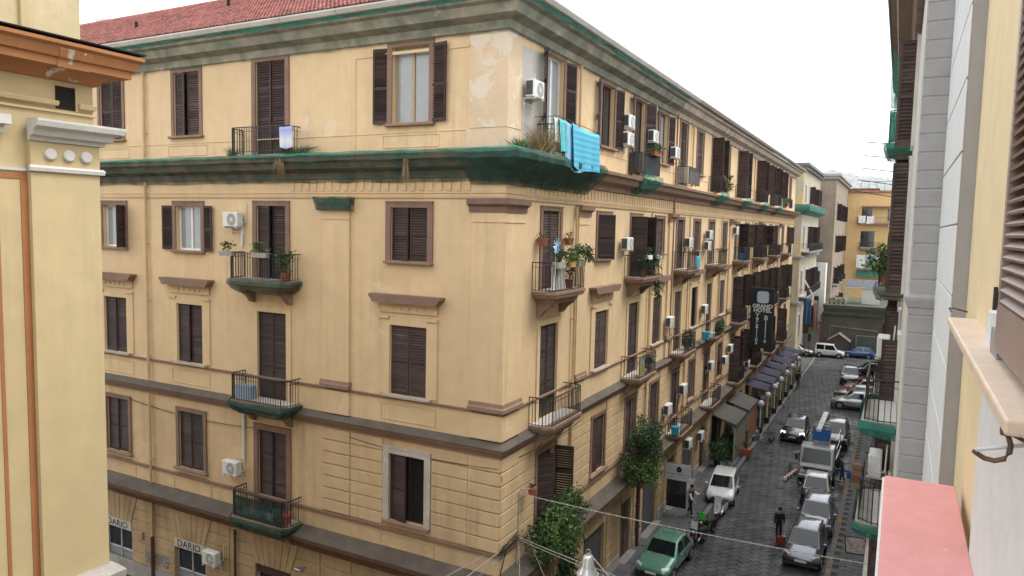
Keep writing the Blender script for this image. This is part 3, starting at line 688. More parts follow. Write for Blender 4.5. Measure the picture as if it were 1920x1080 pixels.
MB().sweep([(0, -.25), (0, .0)], [(0, 17.60), (.08, 17.61), (.10, 17.66), (.06, 17.68), (0, 17.69)]).build('moulding', YEL, LB)
MB().sweep([(0, -32), (0, -.56)], [(0, 17.60), (.08, 17.61), (.10, 17.66), (.06, 17.68), (0, 17.69)]).build('moulding', YEL, LB)
vw = MB().box(-.0, .012, -.565, -.28, 17.57, 17.90).build('vent_opening', BLACK, LB)
MB().box(.0, .03, -.28, -.25, 17.55, 17.92).build('vent_reveal', YEL, vw)
lsweep('cornice', LP, [(.0, 17.97), (.07, 17.98), (.10, 18.04), (.17, 18.10), (.38, 18.12), (.39, 18.22), (.43, 18.24), (.47, 18.36), (.52, 18.40), (.52, 18.45), (.0, 18.49)], BRN)
MB().sweep([(0, -.75), (0, -.28)], [(.05, 17.985), (.085, 17.985), (.115, 18.035), (.18, 18.088), (.393, 18.106), (.405, 18.21), (.445, 18.236), (.484, 18.355), (.40, 18.36)]).build('flaking_patch', BRNP, LB)
MB().box(-24, .53, -32, .53, 18.49, 18.51).build('cornice_flashing', BLACK, LB)
MB().box(-24, -.06, -32, -.13, 18.51, 19.35).build('attic', mat('attic_stucco', (.58, .48, .30), .9, .12, 1.2, streak=.9, sdark=.35, bump=.2), LB)
MB().box(-24, .0, -32, -.07, 19.35, 19.5).build('attic_coping', YEL, LB)
MB().box(-.05, .0, -1.0, -.9, 18.53, 19.35).build('attic_joint', YEL, LB)
lsweep('base_moulding', [(.09, -1.0), (.09, .03), (-.3, .03)], [(.0, 9.9), (.06, 9.95), (.07, 10.2), (.16, 10.24), (.17, 10.36), (.08, 10.46), (.0, 10.5)], mat('weathered_stone', (.32, .30, .27), .9, .3, 3., bump=.6), pl)
MB().box(.0, .35, -6, .5, 9.75, 9.9).build('ledge', LEDGE, LB)

# ============================================================ own building on the right: wall, window with shutter, sill, pink slab
GREY = mat('painted_grey_render', (.64, .66, .67), .8, .03, .8, bump=.15, bscale=16)
GREY_SHADED = mat('grey_rustication_shaded', (.34, .335, .335), .85, .06, .9, streak=.2, bump=.15, fleck=((.56, .555, .55), 1.1, .71))  # darker copy of the grey, painting shade onto the sides facing the camera
YEL2 = mat('stucco_cream_yellow', (.72, .60, .38), .85, .04, .5, bump=.1)
SILL = mat('travertine_sill', (.66, .53, .42), .55, .07, 3., bump=.1, bscale=30, fleck=((.52, .40, .31), 14., .72))
PINK = mat('pink_waterproofing', (.65, .30, .285), .75, .06, 1.2, bump=.25, bscale=18, fleck=((.72, .38, .36), 7., .66))
RB = empty('grey_yellow_building', (.55, 0, 0), 0, 'grey and cream building with marble window sill and brown shutter close at hand', 'building')
MB().box(0, 9, -28, 7.64, 0, 22).build('wall', YEL2, RB)
MB().box(-.055, 0, -6, 5.35, 0, 15.29).box(-.02, 0, 4.56, 5.2, 15.29, 21).box(-.055, 0, 5.12, 5.35, 15.36, 15.55).build('window_surround', GREY, RB)
MB().box(-.075, 0, 4.53, 4.85, 15.362, 15.50).build('stone_block', mat('grey_cement', (.27, .265, .26), .9, .15, 6., bump=.3), RB)
sl_ = bevelled(MB().box(-.19, .05, 3.06, 6.72, 15.30, 15.36).build('window_sill', SILL, RB), .012)
bw = MB().box(-.02, -.012, .5, 4.55, 15.36, 20).build('window', BLACK, RB)
sh = MB().box(-.09, -.022, 4.44, 4.52, 15.42, 18.2).box(-.09, -.022, 1.6, 4.44, 15.42, 15.66).box(-.09, -.022, 1.6, 4.44, 18.1, 18.2).build('shutter', mat('mauve_brown_paint', (.30, .225, .20), .45, .08, 2.), RB)
me = MB().add([(-.095, 1.6, -.022), (-.095, 4.43, -.022), (-.02, 4.43, .022), (-.02, 1.6, .022), (-.088, 1.6, -.034), (-.088, 4.43, -.034), (-.013, 4.43, .010), (-.013, 1.6, .010)], [(0, 1, 2, 3), (4, 7, 6, 5), (0, 4, 5, 1), (3, 2, 6, 7), (1, 5, 6, 2), (0, 3, 7, 4)]).mesh('slat', MATS['mauve_brown_paint'])
for k in range(44): link('slat', me, sh, (0, 0, 15.70 + k*.055))
MB().tube([(-.10, 4.53, 15.62), (-.10, 4.53, 15.74)], .010, 8).box(-.105, -.09, 4.50, 4.53, 15.64, 15.72).build('hinge', IRON, sh)
pk = bevelled(MB().box(-.555, -.052, -4, 6.75, 13.82, 14.0).build('pink_ledge', PINK, RB), .01)
MB().box(-.572, -.556, -4, 6.74, 13.80, 13.985).build('ledge_edge', mat('whitewash', (.66, .64, .60), .9, .1, 5.), pk)
hk = MB()
hk.tube([(-.05, 3.05, 15.262), (-.10, 3.12, 15.268), (-.15, 3.2, 15.278), (-.172, 3.25, 15.285)], .007, 6)
hk.lathe([(.016, -.02), (.018, 0), (.016, .02)], (-.165, 3.24, 15.283), 10)
hk.tube([(-.168, 3.25, 15.28), (-.152, 3.25, 15.255), (-.143, 3.25, 15.225), (-.146, 3.25, 15.195), (-.160, 3.25, 15.170), (-.190, 3.25, 15.158), (-.222, 3.25, 15.162), (-.250, 3.25, 15.178), (-.262, 3.25, 15.186)], [.007, .009, .010, .011, .011, .010, .010, .009, .007], 8)
tag(hk.build('iron_hook', mat('rusty_iron', (.13, .075, .05), .7, .35, 30., fleck=((.40, .33, .27), 40., .6)), RB, (.0, 0, .0)), None)
MB().tube([(-.255, 3.25, 15.19), (-.055, 3.32, 15.225)], .009, 6).build('hook_stay', GREY, RB)
MB().tube([(-.06, 6.7, 15.41), (-.14, 6.85, 15.42), (-.17, 6.95, 15.41), (-.16, 6.9, 15.39)], .006, 6).build('hook', IRON, RB)
# grooved pilaster: pale lit front plates; shade coloured into pier and next bay's rusticated return
for k in range(34):
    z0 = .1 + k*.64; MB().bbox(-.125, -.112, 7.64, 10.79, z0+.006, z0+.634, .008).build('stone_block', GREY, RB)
MB().box(-.1125, .2, 7.645, 10.78, 0, 22).build('pilaster', GREY_SHADED, RB)
NB = empty('grey_balcony_building', (.134, 10.8, 0), 0, 'narrow grey street front with rusticated return and green netted balconies beyond the cream wall', 'building')
OFFW = mat('offwhite_render', (.58, .56, .50), .85, .08, .8, streak=.4, sdark=.6)
for k in range(60):
    z0 = 8.0 + k*.232; MB().bbox(-.0, .5, 0, .9, z0+.008, z0+.224, .008).build('stone_course', GREY_SHADED, NB)
MB().box(.008, .5, .008, .89, 0, 21.9).build('quoin_core', GREY_SHADED, NB)
bm_ = MB().sweep([(.45, 0), (.0, 0), (.0, .9)][::-1], [(.0, 15.06), (.02, 15.07), (.05, 15.17), (.05, 15.2), (.0, 15.24)]).build('moulding', GREY_SHADED, NB)
lsw = [(0, -.3), (0, 23.4)]
MB().sweep(lsw[::-1], [(0, 20.9), (.12, 20.95), (.2, 21.15), (.5, 21.25), (.55, 21.5), (.68, 21.56), (.70, 21.75), (0, 21.85)]).build('cornice', mat('cornice_taupe_weathered', (.26, .20, .155), .9, .12, 1., streak=.6, bump=.2), NB)
MB().sweep(lsw[::-1], [(.64, 21.72), (.74, 21.73), (.78, 21.9), (.64, 21.95)]).build('gutter', mat('gutter_lichen', (.15, .145, .135), .9, .35, 4., bump=.5), NB)
RW = -PI/2
def nwin(y, z, h, a1, a2, door): window(NB, RW, -(y-10.8), z, .84, h, a1, a2, door=door, arch=.08, archw=.16, archm=WST, org=(.02, 0), sm=SHUT2)
for z, h in ((15.3, 2.5), (10.7, 2.6), (19.0, 1.8), (6.2, 2.5)):
    nwin(21.5, z-.8, h+.8, 0, 88, True); nwin(28.5, z-.8, h+.8, 88, 90, True)
for y, z, nt_ in ((27.0, 18.8, NETL), (25.2, 14.45, NETD), (19.8, 11.7, NETL), (19.8, 9.3, NETL), (30.2, 10.3, NET), (30.2, 5.6, NET)):
    b = balcony(NB, RW, -(y-10.8), z, 2.7, .66, net=nt_, org=(.02, 0), slabm=CONC, cons=False, taper=.3)
close_walls(NB, 9, 23.2, 22.2, OFFW, 'EW', x0=.02)
hang = MB()
for k in range(5): 
    for j in range(4): hang.v.append((-.66 + .16*j + .02*math.sin(k*2), 22.6 + .02*k, 21.45 - k*.42 - .03*j))
for k in range(4):
    for j in range(3): hang.f.append((k*4+j, k*4+j+1, (k+1)*4+j+1, (k+1)*4+j))
me = bpy.data.meshes.new('netting'); me.from_pydata(hang.v, [], hang.f); me.materials.append(NETL); link('netting', me, NB, (0, -8.4, 0)); link('netting', me, NB, (-.04, 0, 0))
MB().box(-.66, -.65, 14.9, 17.5, 18.85, 19.75).box(-.65, -.02, 14.88, 14.89, 18.85, 19.75).build('netting', NETL, NB)
bs = 0
for k in range(9):
    for q in range(15):
        MB().bbox(-.62, -.0, .2 + q*1.5, 1.69 + q*1.5, .1 + k*.52, .605 + k*.52, .012).build('base_stone', mat('base_stone_%d_%d' % (k % 2, q % 2), (.52 + .05*(q % 2), .50 + .05*(k % 2), .45), .85, .1, 2., streak=.3) if (k < 2 and q < 2) else MATS['base_stone_%d_%d' % (k % 2, q % 2)], NB)
MB().box(-.60, .05, .22, 22.6, 0, 4.74).build('base_core', LEDGE, NB)

# ============================================================ further along the right side
NB2 = empty('terraced_building', (.1, 36.0, 0), 0, 'weathered street front with planted balconies behind the grey building', 'building')
w2 = mat('render_weathered_pale', (.46, .43, .37), .9, .15, .7, streak=.7)
MB().sweep([(0, 62), (0, -.2)], [(0, 18.6), (.2, 18.7), (.5, 19.0), (.55, 19.4), (0, 19.5)]).build('cornice', DARKTRIM, NB2)
for q in range(7):
    for z in (4.8, 9.0, 13.2):
        u = -(4 + q*8.5)
        window(NB2, RW, u, z, 1.3, 2.7, (0, 90, 88)[q % 3], (90, 88, 0)[q % 3], door=True, arch=.06, archm=WST, sm=SHUT)
        balcony(NB2, RW, u, z, 2.8, .8, net=(NETL, None, NET)[(q+int(z)) % 3], slabm=CONC, cons=False, taper=.3)

close_walls(NB2, 9, 62, 19.5, w2)
# ============================================================ far end of the street
PB = []
def plain_building(name, x0, x1, y0, y1, h, m, label, corn=None, cz=.7):
    e = empty(name, (x0, y0, 0), 0, label, 'building'); PB.append((e, x1-x0, y1-y0, h, m))
    if corn:
        MB().box(-.6, x1-x0+.6, -.6, y1-y0+.6, h, h+.35).box(-.35, x1-x0+.35, -.35, y1-y0+.35, h-.4, h).build('cornice', corn, e)
    return e
OLD = mat('old_render_grey_beige', (.44, .40, .31), .95, .18, .35, streak=1., sdark=.5, bump=.3, patch=((.50, .38, .17), .22, .56))
B2 = plain_building('weathered_tenement', -28, -11.0, 97.5, 118, 24.2, OLD, 'stained grey beige tenement with green net cornice beyond the palazzo', mat('slate_grey_eaves', (.17, .16, .15), .9))
MB().box(-.5, 17.9, -.6, 21, 19.0, 19.4).build('cornice', CONC, B2); MB().box(-.3, 17.3, -.3, 21, 12.8, 13.1).box(-.3, 17.3, -.3, 21, 7.0, 7.3).build('string_course', CONC, B2)
me = MB(); me.sweep([(6, 0), (17, 0), (17, 20.5)], [(.05, 18.2), (.9, 18.7), (1.0, 19.5)]); me.f = me.f[:-2]
mm = bpy.data.meshes.new('netting'); mm.from_pydata(me.v, [], me.f); mm.materials.append(NETL); link('netting', mm, B2)
for q in range(4):
    for z in (2.6, 8.2, 13.9, 19.8): window(B2, RE, 2.6 + q*4.9, z, 1.3, 2.9 if z < 19 else 2.2, (0, 90, 0, 88)[q], (0, 88, 90, 0)[q], door=True, arch=.08, archm=WST, org=(17, 0))
for z in (7.9, 13.6): balcony(B2, RE, 9.8, z, 18, .9, org=(17, 0), slabm=CONC, cons=False)
window(B2, 0, 14.6, 13.9, 1.2, 2.2, shutters=False, arch=.06)
STN = mat('brown_stone_flank', (.30, .245, .185), .95, .2, .8, streak=.6, bump=.7, bscale=2.5, fleck=((.17, .13, .10), 1.6, .64))
B3 = plain_building('stone_house', -24, -9.1, 122, 150, 24.6, STN, 'tall brown stone house with bare pitted flank wall', CONC)
for q in range(3):
    for z in (3, 8, 13, 18): window(B3, RE, 4 + q*7, z, 1.3, 2.6, 0, 88, door=True, arch=.08, org=(14.9, 0))
    balcony(B3, RE, 4 + q*7, 8, 3, .8, org=(14.9, 0), slabm=CONC, cons=False)
B3w = plain_building('white_annex', -18, -9.7, 119, 121.5, 11.5, WHITEP, 'small white rendered annex with dark windows beside the stone house')
for z in (8.6, 4.8):
    for u in (5.6, 7.2): window(B3w, 0, u, z, .7, 1.7, shutters=False)
GB = plain_building('grey_block', -13.0, -9.6, 165, 190, 22.3, mat('grey_blue_render', (.36, .365, .36), .9, .12, .5, streak=.6), 'narrow grey block with flat concrete balconies left of the orange house', CONC)
for z in (5.6, 11.5, 17.2): balcony(GB, 0, 2.2, z, 3.2, 1.2, slabm=CONC, cons=False); window(GB, 0, 2.2, z, 1.4, 2.3, 0, 90, door=True)
BH = plain_building('terrace_house', -14.0, -6, 205, 220, 27, mat('pale_render_far', (.46, .45, .40), .9, .15, .4), 'pale house with roof terrace behind the orange house', DARKTRIM)
for u in (2.5, 5.5): window(BH, 0, u, 22.5, 2.2, 2.0, shutters=False)
MB().box(0, 8, -1.2, -.1, 20.5, 21.8).build('terrace_parapet', NET, BH)
ORG = mat('stucco_orange', (.66, .455, .21), .85, .09, .4, streak=.4, sdark=.7)
OB = plain_building('orange_house', -9.1, 6, 150, 166, 23.6, ORG, 'orange yellow house with washing on balconies closing the street view')
MB().box(-.3, 15.4, -.5, 16, 23.61, 23.9).build('roof_edge', mat('tile_edge', (.34, .17, .09), .9, .3, 1.), OB)
for k in range(8): MB().box(2 + k*1.3, 2.06 + k*1.3, 1, 1.06, 23.9, 25.6).build('roof_post', IRON, OB)
MB().box(2, 11.2, 1, 1.06, 25.55, 25.62).build('roof_rail', IRON, OB)
MB().box(2.4, 9.8, -1.2, -.002, 20.9, 21.1).build('canopy', mat('canopy_tiles', (.36, .19, .11), .9, .3, 2.), OB)
for u, z, wd, h in ((3.3, 18.2, 1.7, 2.6), (3.6, 13.6, 2.3, 2.9), (7.2, 18.4, 1, 2.2), (7.4, 14.4, .8, 2.0)):
    window(OB, 0, u, z, wd, h, shutters=False, door=True)
balcony(OB, 0, 5.5, 18.1, 7.4, 1.3, slabm=mat('balcony_pink_grey', (.42, .33, .28), .9), cons=False); balcony(OB, 0, 4.0, 13.5, 3.4, 1.0, slabm=CONC, cons=False)
MB().prism([(-1.7, 9.2), (-.01, 10.3), (-.01, 10.2), (-1.7, 9.1)], (2.2, 8), 'x').build('awning', mat('green_corrugated', (.03, .17, .12), .6, .2, 2.), OB, (0, 0, -.9))
MB().box(2.2, 8, -1.9, -1.84, 12.3, 12.36).box(2.2, 8, -1.2, -1.14, 12.8, 12.86).build('clothes_rail', IRON, OB)
for e, W_, D_, h_, m_ in PB: close_walls(e, W_, D_, h_, m_)
# low dark stone building closing the street
DKS = mat('dark_tufa_wall', (.115, .10, .085), .95, .25, .8, streak=.6, bump=.8, bscale=3., fleck=((.19, .165, .14), 1.8, .62))
LW = empty('low_stone_building', (-8.6, 106, 0), 0, 'low dark stone building with roof terrace closing the end of the street', 'building')
MB().box(0, 12, 0, 14, 0, 6.0).build('wall', DKS, LW)
MB().box(-.1, 12, -.15, 14, 6.0, 6.5).box(-.15, 12, -.3, 0, 5.2, 5.5).build('parapet', mat('mossy_parapet', (.075, .085, .06), .95, .3, 1.5, bump=.4), LW)
MB().box(-.02, 12, -.03, 0, 5.5, 6.0).build('parapet_band', MATS['mossy_parapet'], LW)
MB().tube([(.9, -.1, 0), (.9, -.1, 3.7), (6.6, -.1, 3.4)], .06, 6).build('pipe', CONC, LW)
MB().box(4.2, 6.9, -.06, 0, .2, 2.6).build('doorway', mat('faded_green_door', (.10, .12, .09), .8), LW)
MB().box(4.1, 4.2, -.1, 0, .2, 2.7).box(6.9, 7.0, -.1, 0, .2, 2.7).box(4.2, 6.9, -.1, 0, 2.6, 2.7).build('door_frame', CONC, LW)
for x in (-.32, ): MB().box(x, x+.3, -.2, 2, 0, 5.0).build('red_pier', mat('brick_red_pier', (.17, .07, .05), .9, .2, 2.), LW)
pg = empty('roof_pergola', (-6.2, 109.5, 6.5), 0, 'white framed greenhouse pergola on the low stone roof', 'pergola')
for x in (0, 2.0, 4.0):
    for y in (0, 3): MB().box(x, x+.1, y, y+.1, 0, 2.3).build('post', WHITEP, pg)
for x in (0, 2.06): 
    MB().prism([(-.1, 2.3), (3.2, 3.1), (3.2, 3.16), (-.1, 2.36)], (x, x+1.98), 'x').build('roof_sheet', mat('corrugated_sheet_%d' % int(x), (.10, .11, .13), .85, .2, 2.), pg)
MB().box(-.05, 4.15, -.15, -.08, 2.2, 2.3).build('beam', WHITEP, pg)
MB().box(2.15, 4.0, .02, .06, .05, 2.2).build('panel', MATS['aircon_white'], pg)
for k in range(4):
    pt = empty('roof_plant_tub', (-8.0 + k*.55, 107.2 + .3*(k % 2), 6.5), 0, 'small tub plant on the low stone roof terrace, %s from the pergola' % ('fourth', 'third', 'second', 'nearest')[k], 'plant', 'tub plants on the low roof')
    MB().lathe([(.14, 0), (.18, .3)], (0, 0, 0), 8).build('tub', TERRA, pt); foliage('foliage', pt, (0, 0, .5), (.3, .3, .35), 60, .14, LEAF, k)
hut = empty('gabled_hut', (-7.6, 104.3, 0), 0, 'small gabled wooden hut against the dark stone wall', 'hut')
WOOD = mat('grey_wood_boards', (.10, .085, .065), .9, .2, 2., bump=.4)
MB().prism([(0, 0), (2.3, 0), (2.3, 2.0), (1.15, 2.8), (0, 2.0)], (0, 1.5)).build('wall', WOOD, hut)
for s in (0, 1):
    x0, x1 = ((-.25, 1.15), (2.55, 1.15))[s]; MB().prism([(x0, 1.85), (x1, 2.86), (x1, 2.98), (x0, 1.97)], (-.25, 1.6)).build('roof', mat('hut_roof_%d' % s, (.30, .29, .27), .8, .2, 2.), hut)
for k in range(6): MB().box(.15 + k*.34, .46 + k*.34, -.04, -.0, .1, 1.9).build('plank', WOOD, hut, (0, -.003, 0))
ww = tag(MB().box(-16, -8.7, 106.5, 106.9, 0, 3.1).build('garden_wall', mat('limewash_wall', (.38, .39, .35), .9, .2, .7, streak=.9, sdark=.45)), 'pale limewashed wall behind the parked white van', 'wall')
# hills
HILL = mat('far_hill', (.07, .09, .06), .95, .5, .012, fleck=((.42, .38, .33), .035, .52))
R = random.Random(3); mb = MB(); nx = 60
hp = [(k*2.4, v*2.4 - 24) for k, v in ((-700, 190), (-320, 175), (-247, 196), (-205, 214), (-140, 196), (-80, 188), (0, 170), (200, 150), (701, 130))]
def hh(x):
    for (a, za), (b, zb) in zip(hp[:-1], hp[1:]):
        if a <= x <= b: return za + (zb-za)*(x-a)/(b-a)
    return 90
xs = [-1680 + 3360*k/160 for k in range(161)]
for j, (y, f) in enumerate(((3600, 0.), (4560, .45), (5400, .8), (6000, 1.), (6190, .9))):
    for x in xs: mb.v.append((x, y + R.uniform(-20, 20), hh(x)*f + R.uniform(-4, 4)*(1 if f else 0)))
for j in range(4):
    for k in range(160): mb.f.append((j*161+k, j*161+k+1, (j+1)*161+k+1, (j+1)*161+k))
tag(mb.build('hills', HILL, smooth=True), kind='structure')
mb = MB()
for k in range(500):
    x, t = R.uniform(-800, 150), R.uniform(.3, 1.); y = 4560 + 1440*t; z = hh(x)*(.45 + .55*t) - 8; s = R.uniform(10, 26); mb.box(x, x+s*1.4, y-20, y, z-12, z+R.uniform(6, 22))
tag(mb.build('hillside_houses', mat('hill_house', (.50, .44, .38), .9, .2, .02, rand=.3)), 'far hazy houses scattered over the hill', None, None, 'stuff')
# ============================================================ vehicles
CARGLASS = mat('car_glass', (.010, .012, .014), .03, .1, 1., spec=.6)
RUB = mat('tyre_rubber', (.018, .018, .018), .85, .2, 8.); ALLOY = mat('alloy', (.42, .43, .44), .35, .1, 6., metal=.8)
LAMP = mat('lamp_clear', (.55, .57, .58), .12, .2, 9., spec=.8); TRIMB = mat('black_plastic', (.02, .02, .021), .55, .2, 6.); PLATE = mat('plate_white', (.62, .63, .62), .5, .03, 9.)
def paint(name, c, metal=.0, rough=.2): return mat(name, c, rough, .04, 1., metal=metal, spec=.6, coat=1.)
def pts_on(prof, x):
    for (a, za), (b, zb) in zip(prof[:-1], prof[1:]):
        if a <= x <= b: return za + (zb-za)*(x-a)/(b-a) if b > a else zb
    return prof[-1][1]
def car(name, loc, rz, pm, label, L=4.0, Wd=1.72, H=1.48, hood=.30, cowl=.86, belt=.92, wsb=.245, wst=.43, rrt=.86, rrb=.955, tail=.96, wr=.31, group=None, dark_lower=False, van=False, roofm=None, lights=False, rails=False):
    """car lofted from cross-sections; front looks along local -y"""
    e = empty(name, loc, rz, label, 'car', group or 'cars in the street')
    nose = belt - .22
    dk = [(0, nose-.10), (.03, nose), (.10, nose+.09), (wsb, cowl+.02), (wst, belt), (rrt, belt+.02), (rrb, belt+.02), (.985, belt-.10), (1, belt-.28)]
    st = [0, .02, .06, .11, .17, wsb, .33, wst, .55, .66, .76, rrt, rrb, .975, 1.]
    V = []; F = []; K = 9
    for t in st:
        y = -L/2 + t*L; z = pts_on(dk, t)
        e_ = .80 if t in (0, 1.) else .90 if t in (.02, .975) else .965 if t in (.06, rrb) else 1.; w = Wd/2*e_; zb = .24 if .02 < t < .98 else .32
        V += [(-w*.90, y, zb), (-w*.985, y, zb+.14), (-w, y, .55), (-w*.985, y, z-.10), (-w*.90, y, z), (-w*.45, y, z+.03), (w*.45, y, z+.03), (w*.90, y, z), (w*.985, y, z-.10), (w, y, .55), (w*.985, y, zb+.14), (w*.90, y, zb)]
    K = 12
    for i in range(len(st)-1):
        for k in range(K): F.append((i*K+k, i*K+(k+1) % K, (i+1)*K+(k+1) % K, (i+1)*K+k))
    F += [tuple(range(K)), tuple(range((len(st)-1)*K, len(st)*K))[::-1]]
    body = MB().add(V, F).build('body', pm, e, smooth=True); m = body.modifiers.new('sub', 'SUBSURF'); m.levels = m.render_levels = 1
    Y = lambda t: -L/2 + t*L
    wb, wt = Wd/2*.93, Wd/2*.74
    # greenhouse
    def ring(t, z, w_): return [(-w_, Y(t), z), (w_, Y(t), z)]
    sec = [(wsb, cowl+.0, wb*.97), (wst, H-.03, wt), ((wst+rrt)/2, H+.015, wt*1.01), (rrt, H-.03, wt*.99), (rrb, belt+.0, wb*.95)]
    V = []; F = []
    base = [(wsb-.01, belt-.10, wb), (wst, belt-.10, wb*1.02), ((wst+rrt)/2, belt-.10, wb*1.02), (rrt, belt-.10, wb*1.01), (rrb+.005, belt-.10, wb*.96)]
    for (t, z, w_), (tb, zb, w2) in zip(sec, base): V += [(-w2, Y(tb), zb), (-w_, Y(t), z), (-w_*.5, Y(t), z+(.02 if z > belt+.1 else 0)), (w_*.5, Y(t), z+(.02 if z > belt+.1 else 0)), (w_, Y(t), z), (w2, Y(tb), zb)]
    for i in range(4):
        for k in range(5): F.append((i*6+k, i*6+k+1, (i+1)*6+k+1, (i+1)*6+k))
    F += [(0, 1, 2, 3, 4, 5), tuple(range(24, 30))[::-1]]
    gh = MB().add(V, F).build('roof', roofm or pm, e); bevelled(gh, .045, 3)
    gh.data.polygons.foreach_set('use_smooth', [True]*len(gh.data.polygons))
    def pane(nm, q, off, par=gh, mm=CARGLASS, d=.014):
        q = [Vector(p) for p in q]; n = (q[1]-q[0]).cross(q[3]-q[0]).normalized(); n = n if n.dot(Vector(off)) > 0 else -n
        a = [p + n*d for p in q]; b = [p - n*.02 for p in q]
        return MB().add(a + b, [(0, 1, 2, 3), (7, 6, 5, 4)] + [(i, (i+1) % 4, 4+(i+1) % 4, 4+i) for i in range(4)]).build(nm, mm, par)
    lerp = lambda a, b, t: tuple(a[i] + (b[i]-a[i])*t for i in range(3))
    def inset(a, b, c, d, u0, u1, v0, v1): # a,b bottom; d,c top
        f = lambda u, v: lerp(lerp(a, b, u), lerp(d, c, u), v)
        return [f(u0, v0), f(u1, v0), f(u1, v1), f(u0, v1)]
    A0, A1 = (-wb*.97, Y(wsb), cowl), (wb*.97, Y(wsb), cowl); T0, T1 = (-wt, Y(wst), H-.03), (wt, Y(wst), H-.03)
    pane('windscreen', inset(A0, A1, T1, T0, .05, .95, .10, .93), (0, -1, .6))
    R0, R1 = (-wb*.95, Y(rrb), belt), (wb*.95, Y(rrb), belt); S0, S1 = (-wt*.99, Y(rrt), H-.03), (wt*.99, Y(rrt), H-.03)
    pane('rear_window', inset(R0, R1, S1, S0, .08, .92, .22, .92), (0, 1, .4))
    for s in (-1, 1):
        q = lambda t, z, w_: (s*w_, Y(t), z)
        b0, t0 = q(wsb, cowl, wb*.97), q(wst, H-.03, wt); mid = (wst+rrt)/2; bz = belt-.02
        a_, b_ = q(wsb+.05, bz, wb*1.0), q(mid-.012, bz, wb*1.0); c_, d_ = q(mid-.012, H-.05, wt*1.0), q(wst+.02, H-.05, wt)
        pane('side_window', inset(a_, b_, c_, d_, .06, .98, .06, .90), (s, 0, .2), gh, CARGLASS, .018)
        a_, b_ = q(mid+.012, bz, wb*1.0), q(rrb-.045, bz, wb*.99); c_, d_ = q(rrt-.012, H-.05, wt), q(mid+.012, H-.05, wt)
        if not van: pane('side_window', inset(a_, b_, c_, d_, .02, .94, .06, .90), (s, 0, .2), gh, CARGLASS, .018)
        # lamps, mirrors, door lines, handles
        MB().add([(s*Wd*.47, -L/2+.30, nose+.02), (s*Wd*.30, -L/2+.045, nose-.02), (s*Wd*.30, -L/2+.03, nose-.15), (s*Wd*.475, -L/2+.20, nose-.13), (s*Wd*.45, -L/2+.36, nose+.06), (s*Wd*.27, -L/2+.12, nose+.05)], [(0, 1, 2, 3), (0, 4, 5, 1), (3, 0, 4), (1, 5, 2)]).build('headlight', LIT if lights else LAMP, e)
        MB().bbox(s*Wd*.36-.09, s*Wd*.36+.09, L/2-.07, L/2+.012, belt-.34, belt-.10, .02).build('tail_light', mat('tail_red', (.30, .02, .02), .2) if 'tail_red' not in MATS else MATS['tail_red'], e)
        mr = MB().bbox(s*(Wd/2+.08)-.09, s*(Wd/2+.08)+.09, Y(wsb+.085)-.05, Y(wsb+.085)+.05, belt-.02, belt+.12, .03).build('mirror', TRIMB if dark_lower else pm, e)
        dl = MB()
        for t in (wsb+.065, (wst+rrt)/2, rrt-.015): dl.box(s*Wd/2-.004*s, s*Wd/2+.004*s, Y(t)-.006, Y(t)+.006, .36, belt-.1)
        dl.build('door_gap', TRIMB, e)
        for t in ((wst+rrt)/2-.045, rrt-.05): MB().bbox(min(s*Wd*.495, s*Wd*.515), max(s*Wd*.495, s*Wd*.515), Y(t)-.08, Y(t)+.08, belt-.2, belt-.165, .006).build('door_handle', TRIMB, e)
        for t in (.175, .815):
            x0, x1 = s*(Wd/2-.20), s*(Wd/2+.012)
            RX = Matrix.Rotation(PI/2, 3, 'Y')
            MB().lathe([(wr+.045, 0), (wr+.045, .02)], (s*(Wd/2-.012) if s > 0 else s*(Wd/2-.012)-.02, Y(t), wr), 20, RX).build('wheel_arch', TRIMB, e)
            wh = MB().lathe([(wr*.62, 0), (wr, .015), (wr, .185), (wr*.62, .20)], (min(x0, x1), 0, 0), 18, RX).build('wheel', RUB, e, (0, Y(t), wr))
            hub = MB().lathe([(wr*.60, 0), (wr*.60, .012), (wr*.2, .02)], ((x1 if s > 0 else x1-.02), 0, 0), 14, RX)
            hub.build('rim', ALLOY, wh)
    MB().bbox(-Wd*.32, Wd*.32, -L/2-.012, -L/2+.12, .36, nose-.20, .02).build('grille', TRIMB, e)
    MB().bbox(-.26, .26, -L/2-.030, -L/2-.012, .42, .53, .004).build('number_plate', PLATE, e)
    MB().bbox(-.26, .26, L/2+.004, L/2+.024, .5, .61, .004).build('number_plate', PLATE, e)
    MB().bbox(-Wd*.47, Wd*.47, -L/2-.01, -L/2+.2, .22, .34, .03).bbox(-Wd*.47, Wd*.47, L/2-.2, L/2+.012, .26, .40, .03).build('bumper', TRIMB, e)
    MB().tube([(-.5, Y(wsb)-.02, cowl+.02), (.05, Y(wsb)+.05, cowl+.08)], .008, 4).tube([(.1, Y(wsb)-.02, cowl+.02), (.62, Y(wsb)+.04, cowl+.07)], .008, 4).build('wiper', TRIMB, e)
    MB().tube([(0, Y(wst)+.15, H), (0, Y(wst)+.35, H+.18)], .006, 4).build('aerial', TRIMB, e)
    if rails:
        for s in (-1, 1): MB().tube([(s*wt*.9, Y(wst)+.15, H), (s*wt*.9, Y(wst)+.2, H+.06), (s*wt*.9, Y(rrt)-.2, H+.06), (s*wt*.9, Y(rrt)-.1, H)], .018, 5).build('roof_rail', TRIMB, e)
    MB().box(-Wd*.40, Wd*.40, -L/2+.3, L/2-.3, .19, .3).build('underbody', TRIMB, e)
    return e
LIT = mat('headlamp_lit', (.9, .9, .88), .1, .02, 9.); _p = LIT.node_tree.nodes['Principled BSDF']; _p.inputs['Emission Color'].default_value = (1, .97, .9, 1); _p.inputs['Emission Strength'].default_value = 2.2
